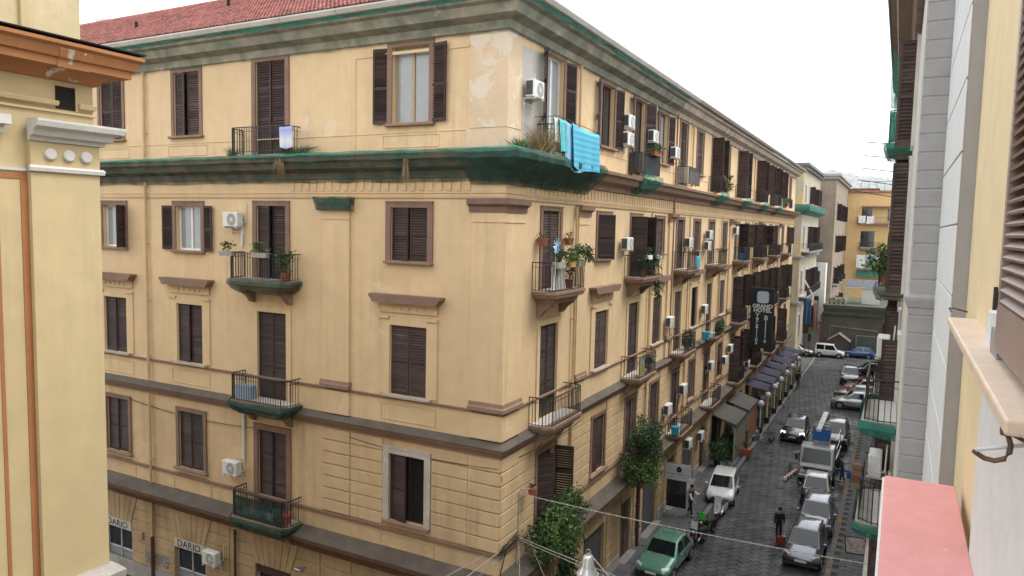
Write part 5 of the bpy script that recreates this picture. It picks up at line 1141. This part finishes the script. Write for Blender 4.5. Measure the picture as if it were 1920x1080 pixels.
tuft('weeds', (-19.3, YF-.45, 18.40), (.9, .3, .35), 200, .008, LEAF, 'green weeds under the white cloth on the top end ledge', 33)
tuft('dry_weeds', (-19.9, YF-.72, 18.3), (.3, .1, .8), 90, .008, DRY, 'brown dead weeds hanging down over the netted cornice below the end balcony', 34, -1.)
tuft('dry_weeds', (-14.3, YF-.72, 18.1), (.18, .1, 1.2), 50, .009, DRY, 'dead creeper hanging from the netted cornice above the third floor window', 35, -1.)
tuft('weeds', (-22.6, YF-.4, 18.40), (.3, .3, .4), 90, .008, LEAF, 'green weeds at the left foot of the top floor end railing', 36)
# ============================================================ washing
def cloth(name, a, b, drop, m, label, sw=.05, nx=14, nz=12, grp=None, seed=0, stripes=None):
    """cloth hung over a line from a to b: real folds, falling on both sides"""
    R = random.Random(seed); a, b = Vector(a), Vector(b); n = Vector(((b-a).y, -(b-a).x, 0)).normalized(); mb = MB(); ph = R.uniform(0, 6); prof = [(-.015, -drop*.25), (-.02, -.08), (0, .0)] + [(.03 + .02*k/nz, -drop*k/nz) for k in range(1, nz+1)]
    for i in range(nx+1):
        t = i/nx; base = a.lerp(b, t) - Vector((0, 0, .035*(b-a).length*math.sin(t*PI)))
        for j, (o, z) in enumerate(prof):
            f = max(0, -z/drop); mb.v.append(base + n*(o + sw*f*math.sin(t*13+ph) + sw*.5*f*math.sin(t*29+ph*2)) + Vector((0, 0, z*(1+.04*math.sin(t*5+ph)))))
    k = len(prof)
    for i in range(nx):
        for j in range(k-1): mb.f.append((i*k+j, (i+1)*k+j, (i+1)*k+j+1, i*k+j+1))
    me = bpy.data.meshes.new(name); me.from_pydata(mb.v, [], mb.f); me.materials.append(m); me.polygons.foreach_set('use_smooth', [True]*len(me.polygons))
    return tag(link(name, me), label, 'laundry', grp or 'washing hung out to dry')
def stripemat(name, c1, c2, sc):
    m = mat(name, c1, .9, .08, 3.); t = m.node_tree; N = t.nodes; L = t.links; w_ = N.new('ShaderNodeTexWave'); w_.bands_direction = 'Z'; w_.inputs['Scale'].default_value = sc; w_.inputs['Distortion'].default_value = .6
    g = N.new('ShaderNodeNewGeometry'); L.new(g.outputs['Position'], w_.inputs[0]); mx = N.new('ShaderNodeMix'); mx.data_type = 'RGBA'; mx.inputs[6].default_value = (*c1, 1); mx.inputs[7].default_value = (*c2, 1); L.new(w_.outputs[0], mx.inputs[0]); L.new(mx.outputs[2], N['Principled BSDF'].inputs['Base Color']); return m
TOW = stripemat('towel_blue', (.06, .34, .52), (.13, .45, .60), 1.6); TOW2 = mat('towel_aqua', (.13, .50, .55), .9); TOW3 = mat('towel_paleblue', (.25, .50, .72), .9)
cloth('towel', (-10.08, 23.25, 19.55), (-10.02, 25.6, 19.42), 1.42, TOW, 'large striped bright blue towel hung from the top floor corner rail', .05, seed=1)
cloth('towel', (-10.18, 22.95, 19.55), (-10.12, 24.8, 19.5), 1.5, TOW3, 'pale blue towel behind the bright blue one', .05, seed=2)
cloth('towel', (-10.22, 22.45, 19.6), (-10.2, 23.05, 19.58), 1.05, TOW2, 'aqua towel at the near end of the top floor corner washing', .06, 8, seed=3)
cloth('towel', (-10.3, 22.2, 19.62), (-10.3, 22.5, 19.6), .8, mat('towel_white', (.55, .62, .62), .9), 'narrow white towel beside the dry weeds', .04, 6, seed=4)
tag(MB().tube([(XF+.05, 22.1, 19.62), (-10.1, 22.15, 19.62), (-10.02, 25.7, 19.46), (XF+.05, 25.7, 19.46)], .012, 5).build('clothes_line', IRON), 'thin clothes rail carrying the blue towels', 'clothes rail')
cloth('cloth', (-19.75, YF-.80, 19.35), (-19.2, YF-.72, 19.38), .75, stripemat('cloth_white_blue', (.62, .63, .66), (.30, .34, .62), .35), 'white and blue cloth at the right end of the top floor end railing', .05, 8, seed=6)
cloth('cloth', (-10.1, 41.2, 14.55), (-10.1, 41.9, 14.55), .65, mat('cloth_turquoise', (.03, .33, .50), .9), 'turquoise cloth hanging on a third floor street balcony', .04, 8, seed=7)
tag(MB().box(0, .02, 0, 1.05, 0, .82).build('white_screen', WHITEP, None, (-10.32, 22.42, 13.86)), 'white panel behind the near bars of the third floor corner balcony', 'panel')
cloth('sheet', (-10.35, 32.2, 9.95), (-10.35, 33.1, 9.95), .75, stripemat('sheet_lime', (.50, .56, .10), (.66, .68, .62), .4), 'lime and white cover on the second floor balcony rail', .03, 8, seed=9)
for k, (u, z) in enumerate(((2.0, 20.0), (3.4, 19.9))): cloth('sheet', (-9.1+u, 148.6, z-.7), (-9.1+u+1.2, 148.6, z-.7), 1.3, WHITEP, 'white washing on the upper balcony of the orange house, %s' % ('beside the window', 'right of the other white piece')[k], .06, 8, seed=20+k)
for k, (x, c) in enumerate(((-7.0, WHITEP), (-5.4, TOW3), (-4.2, WHITEP))): cloth('sheet', (x, 148.2, 12.2), (x+1.4, 148.2, 12.2), 2.4, c, 'washing on the lines of the orange house, low row %s' % ('white left', 'pale blue', 'white right')[k], .07, 8, seed=30+k)
for y, z, c, lb in ((46.0, 9.7, mat('plastic_cyan', (.03, .30, .42), .5), 'second'), (39.6, 4.65, MATS['plastic_cyan'] if 'plastic_cyan' in MATS else None, 'first'), (56.6, 13.85, mat('plastic_blue', (.03, .12, .40), .5), 'third')):
    tag(bevelled(MB().add([(-.16, -.16, 0), (.16, -.16, 0), (.16, .16, 0), (-.16, .16, 0), (-.21, -.21, .5), (.21, -.21, .5), (.21, .21, .5), (-.21, .21, .5)], [(0, 3, 2, 1), (4, 5, 6, 7), (0, 1, 5, 4), (1, 2, 6, 5), (2, 3, 7, 6), (3, 0, 4, 7)]).build('bucket', c, None, (-10.45, y, z if z != 9.7 else 9.19)), .02), 'blue plastic bin on a %s floor street balcony' % lb, 'bin')
pot_plant((BX+.05, 48.9, 9.2), 'green hedge-like plants filling a second floor street balcony', (.35, .9, .5), 420, .15, LEAF, seed=41, pr=.2)
pot_plant((BX-.2, 41.6, 9.2), 'dark spiky plants on the second floor balcony over the grey air conditioner', (.3, .7, .5), 160, .2, LEAF_D, seed=42)
pot_plant((BX-.1, 34.0, 9.2), 'small tub plant at the far end of the second floor balcony with the lime cover', (.3, .3, .35), 140, .14, LEAF_D, seed=43)
# ============================================================ signs
WS = empty('hanging_sign', (-11.0, 39.7, 0), 0, 'white projecting shop sign with dark emblem above the waiter', 'sign')
WSB = mat('sign_white', (.52, .54, .58), .5, .08, 3.)
bevelled(MB().box(.05, 1.48, -.05, .05, 2.10, 2.98).build('board', WSB, WS), .012)
MB().tube([(0, 0, 3.03), (1.55, 0, 3.03)], .03, 6).build('arm', ALLOY, WS)
em = MB()
for k in range(5): t = k*2*PI/5 + .3; em.lathe([(.075, 0), (.075, .008)], (.85 + .09*math.cos(t), -.052, 2.72 + .10*math.sin(t)), 10, Matrix.Rotation(PI/2, 3, 'X'))
em.build('emblem', BLACK, WS); R = random.Random(9)
for zz, hh_, x_, xe in ((2.44, .085, .14, 1.40), (2.29, .06, .34, 1.30)):
    mk = MB()
    while x_ < xe: ww_ = R.uniform(.03, .06); mk.box(x_, x_+ww_*.7, -.054, -.051, zz-hh_/2, zz+hh_/2*R.uniform(.5, 1)); x_ += ww_ + R.choice((.015, .02, .05))
    tag(mk.build('lettering', mat('faded_print_%d' % int(zz*100), (.12, .11, .13), .7), WS), kind='stuff')
MB().box(.22, 1.28, -.02, .02, .55, 1.35).build('banner', BLACK, WS); MB().box(.22, .28, -.03, .03, 1.35, 2.10).box(1.22, 1.28, -.03, .03, 1.35, 2.10).build('hanger', IRON, WS); MB().box(.28, 1.22, -.01, .01, 1.35, 2.10).build('pane', GLASS, WS)
GS = empty('hotel_sign', (-10.2, 60.0, 1.73), 0, 'tall dark projecting hotel sign with pale rounded square and vertical lettering', 'sign')
GS.scale = (.89, .89, .89)
SGN = mat('sign_black_green', (.012, .016, .018), .35, .2, 2.); PALE = mat('sign_pale', (.42, .50, .56), .4, .05, 2.); SGW = mat('sign_letter_grey', (.66, .67, .67), .5)
bevelled(MB().box(.02, 1.95, -.14, .14, 5.75, 11.1).build('board', SGN, GS), .03)
rq = MB(); pts = []
for cx_, cz_, t0 in ((1, 1, 0), (-1, 1, 90), (-1, -1, 180), (1, -1, 270)):
    for k in range(6): t = rad(t0 + k*18); pts.append((1.02 + cx_*.26 + .24*math.cos(t), 10.28 + cz_*.28 + .24*math.sin(t)))
rq.prism(pts, (-.165, -.13)).build('rounded_square', PALE, GS)
text('lettering', 'GRAND', .46, SGW, GS, (1.02, -.145, 9.47), (PI/2, 0, 0), .006, sx=1.05, bold=.014); text('lettering', 'HOTEL', .46, SGW, GS, (1.02, -.145, 9.10), (PI/2, 0, 0), .006, sx=1.05, bold=.014)
for k, c_ in enumerate('Vergilius'): text('lettering', c_, .50, SGW, GS, (.62, -.145, 8.70 - k*.31), (PI/2, 0, 0), .006, bold=.009)
for k, c_ in enumerate('Billia'): text('lettering', c_, .56, SGW, GS, (1.35, -.145, 8.45 - k*.40), (PI/2, 0, 0), .006, bold=.009)
MB().tube([(-.8, .3, 10.6), (.1, .2, 10.6)], .04, 5).tube([(-.8, .3, 7.0), (.1, .2, 7.0)], .04, 5).build('bracket', IRON, GS)
# ============================================================ awnings, globe lamps, hedges in front of the palazzo
PUR = mat('awning_purple', (.052, .050, .080), .85, .3, 1.2, fleck=((.09, .085, .10), 3., .62)); PURD = mat('awning_wall_cream', (.36, .25, .11), .8, .15, 2.); TENT = mat('awning_dark_grey', (.09, .088, .08), .85, .15, 2.)
def awning(y, m, label, w_=2.6, z=2.7, d=1.9, grp='awnings along the palazzo', frame=True):
    e = empty('awning', (XF, y, 0), 0, label, 'awning', grp)
    mb = MB(); n = 8
    for k in range(n+1):
        t = k/n; yy = -w_/2 + w_*t; zz = z + .28*math.sin(t*PI)
        mb.v += [(.08, yy, zz+.35), (d, yy, zz), (d, yy, z-.22), (d-.02, yy, z-.22), (d-.02, yy, zz-.02), (.08, yy, zz+.33)]
    for k in range(n):
        for j in range(5): mb.f.append((k*6+j, (k+1)*6+j, (k+1)*6+j+1, k*6+j+1))
    me = bpy.data.meshes.new('canopy'); me.from_pydata(mb.v, [], mb.f); me.materials.append(m); link('canopy', me, e)
    for s in (-1, 1): MB().box(d-.12, d-.02, s*w_/2-.05, s*w_/2+.05, .1, z-.1).build('post', PURD if frame else CONC, e)
    MB().box(d-.1, d-.04, -w_/2, w_/2, .1, 1.0).build('screen', SHUT2, e); return e
for k, y in enumerate((64.9, 68.2, 71.6, 75.2, 79.0, 82.6, 86.2)): awning(y, PUR, 'purple barrel awning, %s along from the hotel terrace end' % nth[k])
for k, y in enumerate((53.0, 57.8)):
    e = empty('terrace_canopy', (XF, y, 0), 0, 'dark grey flat canopy %s on posts beside the clipped bushes' % ('nearer the white sign', 'nearer the globe lamps')[k], 'awning', 'dark canopies')
    MB().add([(.1, -2.0, 3.25), (1.75, -2.0, 2.75), (1.75, 2.0, 2.75), (.1, 2.0, 3.25), (.1, -2.0, 3.2), (1.75, -2.0, 2.5), (1.75, 2.0, 2.5), (.1, 2.0, 3.2)], [(0, 1, 2, 3), (4, 7, 6, 5), (0, 4, 5, 1), (1, 5, 6, 2), (2, 6, 7, 3), (3, 7, 4, 0)]).build('canopy', TENT, e)
    for s in (-1.9, 1.9): MB().box(1.6, 1.7, s-.05, s+.05, .1, 2.6).build('post', CONC, e)
    MB().box(1.62, 1.66, -1.85, 1.85, .1, 2.5).build('side_sheet', mat('side_sheet_%d' % k, ((.22, .19, .15), (.28, .13, .06))[k], .8, .15, 2.), e)
for k, (x, y) in enumerate(((-10.2, 59.6), (-10.2, 63.1), (-10.2, 66.9), (-10.2, 70.6), (-10.2, 74.4), (-10.2, 78.3), (-10.2, 83.5))):
    e = empty('globe_lamp', (-9.0 - .0*k, y, .12), 0, 'white globe lamp on a pole before the purple awnings, %s along from the grey canopies' % nth[k], 'lamp', 'globe lamps')
    MB().tube([(0, 0, 0), (0, 0, 2.15)], .04, 8).build('pole', WHITEP, e); bl = MB().lathe([(.02, -.26), (.13, -.225), (.225, -.13), (.26, 0), (.225, .13), (.13, .225), (.02, .26)], (0, 0, 2.38), 16).build('globe', mat('globe_opal', (.62, .58, .64), .4, .04, 3.) if k == 0 else MATS['globe_opal'], e, smooth=True)
    MB().lathe([(.18, 0), (.22, .5), (.2, .5)], (0, 0, 0), 12).build('base', TRIMB, e)
    pot_plant((-9.25, y + 1.5, .125), 'clipped dark hedge plant in a tub after the %s globe lamp' % nth[k], (.38, .45, .5), 260, .14, LEAF_D, TRIMB, .28, .4, seed=60+k)
um = empty('parasol', (-10.0, 68.7, .12), 0, 'dirty white parasol open in front of the purple awnings', 'parasol')
MB().tube([(0, 0, 0), (0, 0, 2.7)], .025, 6).build('pole', WHITEP, um)
mb = MB(); mb.v.append((0, 0, 2.85))
for k in range(8): t = k*PI/4; mb.v.append((1.15*math.cos(t), 1.15*math.sin(t), 2.35))
for k in range(8): mb.f.append((0, 1+k, 1+(k+1) % 8))
me = bpy.data.meshes.new('canopy'); me.from_pydata(mb.v, [], mb.f); me.materials.append(mat('canvas_dirty_white', (.42, .40, .37), .9, .1, 2.)); link('canopy', me, um)
for k, (x, y, r) in enumerate(((-10.1, 49.6, .75), (-9.9, 51.6, .7), (-10.2, 53.8, .6), (-9.6, 55.6, .5))):
    pot_plant((x, y, .125), 'round dark green bush in a tub beside the grey canopies, %s from the white sign' % nth[k], (r, r, r*.95), 800, .15, LEAF_D, TRIMB, .3, .45, seed=80+k)
pot_plant((-8.85, 53.0, .12), 'orange terracotta planter with a small shrub on the kerb', (.35, .35, .35), 160, .14, LEAF, mat('planter_orange', (.30, .10, .05), .8), box_=(.35, .4, .55), seed=85)
pot_plant((-9.3, 47.9, .12), 'low spiky green plant behind the white hatchback', (.45, .45, .3), 160, .2, LEAF_L, TRIMB, .25, .3, seed=86)
# ============================================================ street decoration: light strings, bell, wires, corner bracket
def wire(name, P, r, m, label, cat='wire', grp='overhead wires'):
    return tag(MB().tube(P, r, 4, False).build(name, m), label, cat, grp)
def catenary(a, b, sag, n=24): a, b = Vector(a), Vector(b); return [a.lerp(b, k/n) - Vector((0, 0, sag*4*(k/n)*(1-k/n))) for k in range(n+1)]
CABLE = mat('cable_white', (.42, .42, .41), .6); CABD = mat('cable_dark', (.03, .03, .03), .7)
ge = empty('light_string', (-10.9, 21.6, 7.0), 0, 'string of small white bulbs slung across the street from the corner', 'light string')
P = [p - Vector((-10.9, 21.6, 7.0)) for p in catenary((-10.9, 21.6, 6.98), (.0, 22.0, 6.92), .10, 30)]
MB().tube(P, .012, 4, False).build('cable', CABLE, ge); BULB = mat('bulb_clear', (.45, .45, .43), .2, .03, 9.)
bme = MB().lathe([(.008, .02), (.018, 0), (.014, -.035), (.003, -.045)], (0, 0, 0), 8).mesh('bulb', BULB)
for k in range(46): t = k/45*30; i = min(29, int(t)); link('bulb', bme, ge, P[i].lerp(P[i+1], t-i))
be = empty('bell_ornament', (-7.75, 20.0, 5.62), 0, 'silver bell decoration hanging from the wires near the corner', 'bell')
SLV = mat('bell_silver', (.60, .63, .63), .28, .1, 6., metal=.5)
MB().lathe([(.31, 0), (.325, .015), (.30, .06), (.235, .17), (.19, .26), (.165, .50), (.12, .585), (.0, .60)], (0, 0, 0), 24).build('bell', SLV, be, smooth=True)
MB().lathe([(.30, 0), (.332, -.012), (.332, .018), (.30, .02)], (0, 0, .005), 24).build('rim', WHITEP, be); MB().tube([(.075*math.cos(t), 0, .68 + .085*math.sin(t)) for t in [k*PI/6 for k in range(13)]], .016, 6).build('ring', mat('brass_worn', (.35, .32, .24), .4), be)
MB().tube([(-.17, -.10, .24), (-.06, -.19, .23), (.06, -.19, .235), (.17, -.10, .25)], .008, 5).build('band', ACD, be); MB().lathe([(.04, 0), (.05, .05), (.02, .1)], (0, 0, -.06), 10).build('clapper', ACD, be)
wire('bell_cable', catenary((-7.75, 20, 6.30), (-5.4, 19.6, 4.6), .02), .018, CABLE, 'pale rope running from the bell down to the right')
wire('cable', catenary((-10.9, 21.6, 5.45), (.0, 20.0, 5.1), .12), .012, CABLE, 'white cable pair upper strand below the light string'); wire('cable', catenary((-10.9, 21.6, 5.38), (.0, 20.0, 4.9), .16), .010, CABLE, 'white cable pair lower strand passing behind the bell')
wire('cable', catenary((-10.95, 20.3, 5.45), (-13.6, 12.0, 3.4), .1), .010, CABLE, 'cable running from the corner bracket across the side street'); wire('cable', catenary((-11.4, 20.1, 5.3), (-15.6, 14.0, 3.2), .1), .010, CABLE, 'second cable across the side street, lower down'); wire('cable', catenary((-10.9, 20.25, 5.3), (-12.9, 12.0, 3.0), .1), .009, mat('cable_blue', (.14, .24, .34), .6), 'bluish cable across the side street')
wire('cable', [(XF+.05, 21.9, 6.1), (-10.4, 21.8, 4.9), (-9.6, 21.5, 3.9)], .008, CABLE, 'thin slack wire crossing the corner shrub'); wire('cable', catenary((-10.9, 21.55, 5.4), (-8.8, 18, 2.5), .1), .008, CABLE, 'thin wire from the bracket down toward the side street')
bk_ = empty('corner_bracket', (XF, YF, 0), 0, 'iron bracket with cables at the palazzo corner', 'bracket')
MB().tube([(.06, 1.25, 4.3), (.06, 1.25, 7.02), (.12, 1.35, 7.14), (.32, 1.55, 7.1)], .03, 6).build('post', CONC, bk_); MB().tube([(.06, -.1, 5.35), (.12, .5, 5.62), (.1, 1.25, 5.7)], .02, 5).tube([(.06, .05, 4.6), (.10, .4, 5.4)], .02, 5).tube([(.08, -.08, 5.38), (.08, 1.2, 5.45)], .016, 5).build('stay', IRON, bk_)
R = random.Random(4)
for k in range(7): MB().tube([(.08 + R.uniform(0, .08), -.1 + .2*k + R.uniform(-.05, .05), 5.45 + R.uniform(-.1, .2)) for k in range(8)], .007, 4, False).build('cable_bundle', CABD, bk_)
pot_plant((XF+.35, 22.0, 6.88), 'small terracotta pot hanging on the corner bracket beside the first floor door', (.16, .16, .12), 40, .09, LEAF_D, TERRA, .16, .24, seed=90)
cab = MB()
for P in (catenary((XF+.06, 20.4, 8.35), (XF+.06, 27, 8.3), .15), catenary((-18, YF-.05, 8.4), (XF, YF-.07, 8.2), .18), [(XF+.08, 20.3, 7.95), (XF+.05, 20.3, 7.6)], catenary((-30, YF-.05, 8.15), (-21, YF-.06, 8.0), .25)): cab.tube(P, .014, 4, False)
tag(cab.build('facade_cables', CABD), 'thin dark cables sagging along the first floor wall under the string course', 'cable')
# ============================================================ small things
ds = empty('satellite_dish', (-37.5, 24.7, 25.75), rad(20), 'white satellite dish on the red tiled roof', 'dish')
MB().lathe([(.02, .12), (.28, .08), (.48, 0), (.50, .01), (.28, .10), (.02, .14)], (0, 0, .75), 20, Matrix.Rotation(rad(70), 3, 'X')).build('dish', mat('dish_white', (.60, .60, .60), .5), ds); MB().tube([(0, .1, 0), (0, .1, .75)], .03, 6).build('mast', IRON, ds)
wl = empty('wall_lamp', (-19.3, YF-.05, 2.9), 0, 'small grey floodlight on the ground floor voussoirs', 'lamp'); MB().bbox(-.15, .15, -.45, -.2, 0, .12, .02).build('head', ALLOY, wl); MB().tube([(0, 0, 0), (0, -.3, .05)], .02, 5).build('arm', IRON, wl)
tag(MB().box(-.75, .75, -.006, 0, 0, .55).build('graffiti_panel', mat('graffiti', (.22, .17, .12), .8, .3, 3., fleck=((.10, .28, .42), 6., .52), patch=((.55, .55, .52), 9., .60)), None, (-27.9, YF-.055, .9)), 'blue and white graffiti patch between the two shop signs', 'graffiti')
mc = tag(MB().bbox(-.12, .12, -.1, 0, 0, .3, .01).build('meter_box', mat('meter_tan', (.40, .30, .17), .7), None, (-28.9, YF-.05, 1.9)), 'small tan meter box right of the left shop sign', 'meter box')
ez = empty('notice_board', (-1.05, 39.3, .12), rad(10), 'flat framed notice board leaning on the right pavement', 'board'); MB().box(-.5, .5, 0, .04, 0, .95).build('frame', TRIMB, ez); MB().box(-.44, .44, -.006, 0, .06, .89).build('panel', mat('board_print', (.25, .22, .21), .6, .6, 5., fleck=((.4, .05, .04), 7., .6)), ez)
for o in ez.children: o.rotation_euler = (rad(-50), 0, 0)
lad = empty('folded_chair', (-.95, 41.2, .12), rad(20), 'white metal folded chair lying on the right pavement', 'chair'); MB().tube([(0, 0, .03), (.9, .15, .03), (.95, .35, .03), (.05, .3, .03), (0, 0, .03)], .02, 5).build('frame', WHITEP, lad); MB().tube([(.2, .05, .05), (.3, .3, .05)], .02, 5).tube([(.5, .08, .05), (.6, .32, .05)], .02, 5).build('slat', WHITEP, lad)
for k, z in enumerate((9.15, 9.45, 9.75, 10.05)):
    tag(MB().bbox(-.11, .11, -.15, .15, 0, .14, .01).build('wooden_crate', mat('crate_%d' % k, ((.17, .13, .07), (.16, .06, .05), (.18, .11, .06), (.15, .09, .07))[k], .8, .2, 4.), None, (-.62, 19.4, 9.85 + k*.15)), 'wooden crate hung outside the lowest netted balcony on the right, %s up' % nth[k], 'crate', 'crates on the right balcony') 
pot_plant((-.25, 24.2, 14.5), 'leafy lemon green shrub on the right-hand planted balcony', (.7, .6, .6), 700, .14, LEAF_L, TERRA, .2, .3, seed=95)
pot_plant((-.2, 25.4, 14.5), 'orange terracotta trough with shrub on the right-hand planted balcony', (.45, .7, .55), 500, .14, LEAF, TERRA, box_=(.2, .5, .3), seed=96)
aircon(-.05, 26.5, 16.3, RW, 'white air conditioner above the planted balcony on the right', 'air conditioners on the right side'); aircon(-.1, 22.2, 12.7, RW, 'white air conditioner over the middle right balcony', 'air conditioners on the right side'); aircon(-.1, 20.6, 9.9, RW, 'white air conditioner by the lowest right balcony', 'air conditioners on the right side')
for k in range(5): wire('clothes_pole', [(.1, 30 + k*.8, 19.2 - k*.45), (-1.3 - .12*k, 30.2 + k*.8, 19.35 - k*.4)], .02, IRON, 'thin clothes pole sticking out from the right-hand fronts, %s down' % nth[k], 'pole', 'clothes poles')
tl2 = empty('street_sign_post', (-9.6, 100.0, 0), 0, 'dark traffic light on a post at the far corner', 'traffic light'); MB().tube([(0, 0, 0), (0, 0, 3.0)], .05, 6).build('post', IRON, tl2); MB().bbox(-.2, .2, -.2, .1, 2.2, 3.2, .03).build('head', TRIMB, tl2)
cloth('tarpaulin', (-10.6, 100.5, 7.6), (-9.7, 101.2, 7.6), 3.4, mat('tarp_blue', (.03, .065, .13), .8, .2, 2.), 'dark blue tarpaulin hanging by the stained tenement', .12, 10, seed=50)
cloth('tarpaulin', (-9.5, 101.4, 7.4), (-9.1, 102.2, 7.2), 3.8, mat('tarp_rust', (.16, .07, .05), .8, .2, 2.), 'rust coloured awning cloth beside the blue tarpaulin', .15, 10, seed=51)
for k in range(3):
    wire('awning_pole', [(-10.8, 101 + k*.6, 10.0), (-9.6, 102 + k*.6, 7.7)], .035, WHITEP, 'white slanting awning pole by the blue tarpaulin, %s from the palazzo' % nth[k], 'pole', 'slanting awning poles')
for k in range(5):
    pot_plant((-15.5 + k*1.5, 106.2, 3.1 if k else 3.1), 'ragged shrub growing over the limewashed wall, %s along' % nth[k], (.9, .5, .6), 260, .25, LEAF_D, TRIMB, .2, .2, seed=100+k)
aerial = empty('roof_aerial', (-15.3, 60, 25.7), 0, 'thin television aerial on the palazzo roof', 'aerial'); MB().tube([(0, 0, 0), (0, 0, 3.2)], .02, 4).tube([(-.7, 0, 3.1), (.7, 0, 3.1)], .012, 4).tube([(-.5, 0, 2.8), (.5, 0, 2.8)], .012, 4).build('mast', ALLOY, aerial)

# ============================================================ haze: even pale air round the whole place
hz = bpy.data.materials.new('haze_air'); hz.use_nodes = True; t = hz.node_tree; t.nodes.clear()
pv = t.nodes.new('ShaderNodeVolumePrincipled'); pv.inputs['Color'].default_value = (.80, .90, 1, 1); pv.inputs['Density'].default_value = .00010; pv.inputs['Anisotropy'].default_value = .2
om = t.nodes.new('ShaderNodeOutputMaterial'); t.links.new(pv.outputs[0], om.inputs['Volume'])
tag(MB().box(-1800, 1800, -170, 6300, -2.4, 560).build('haze', hz), kind='stuff')
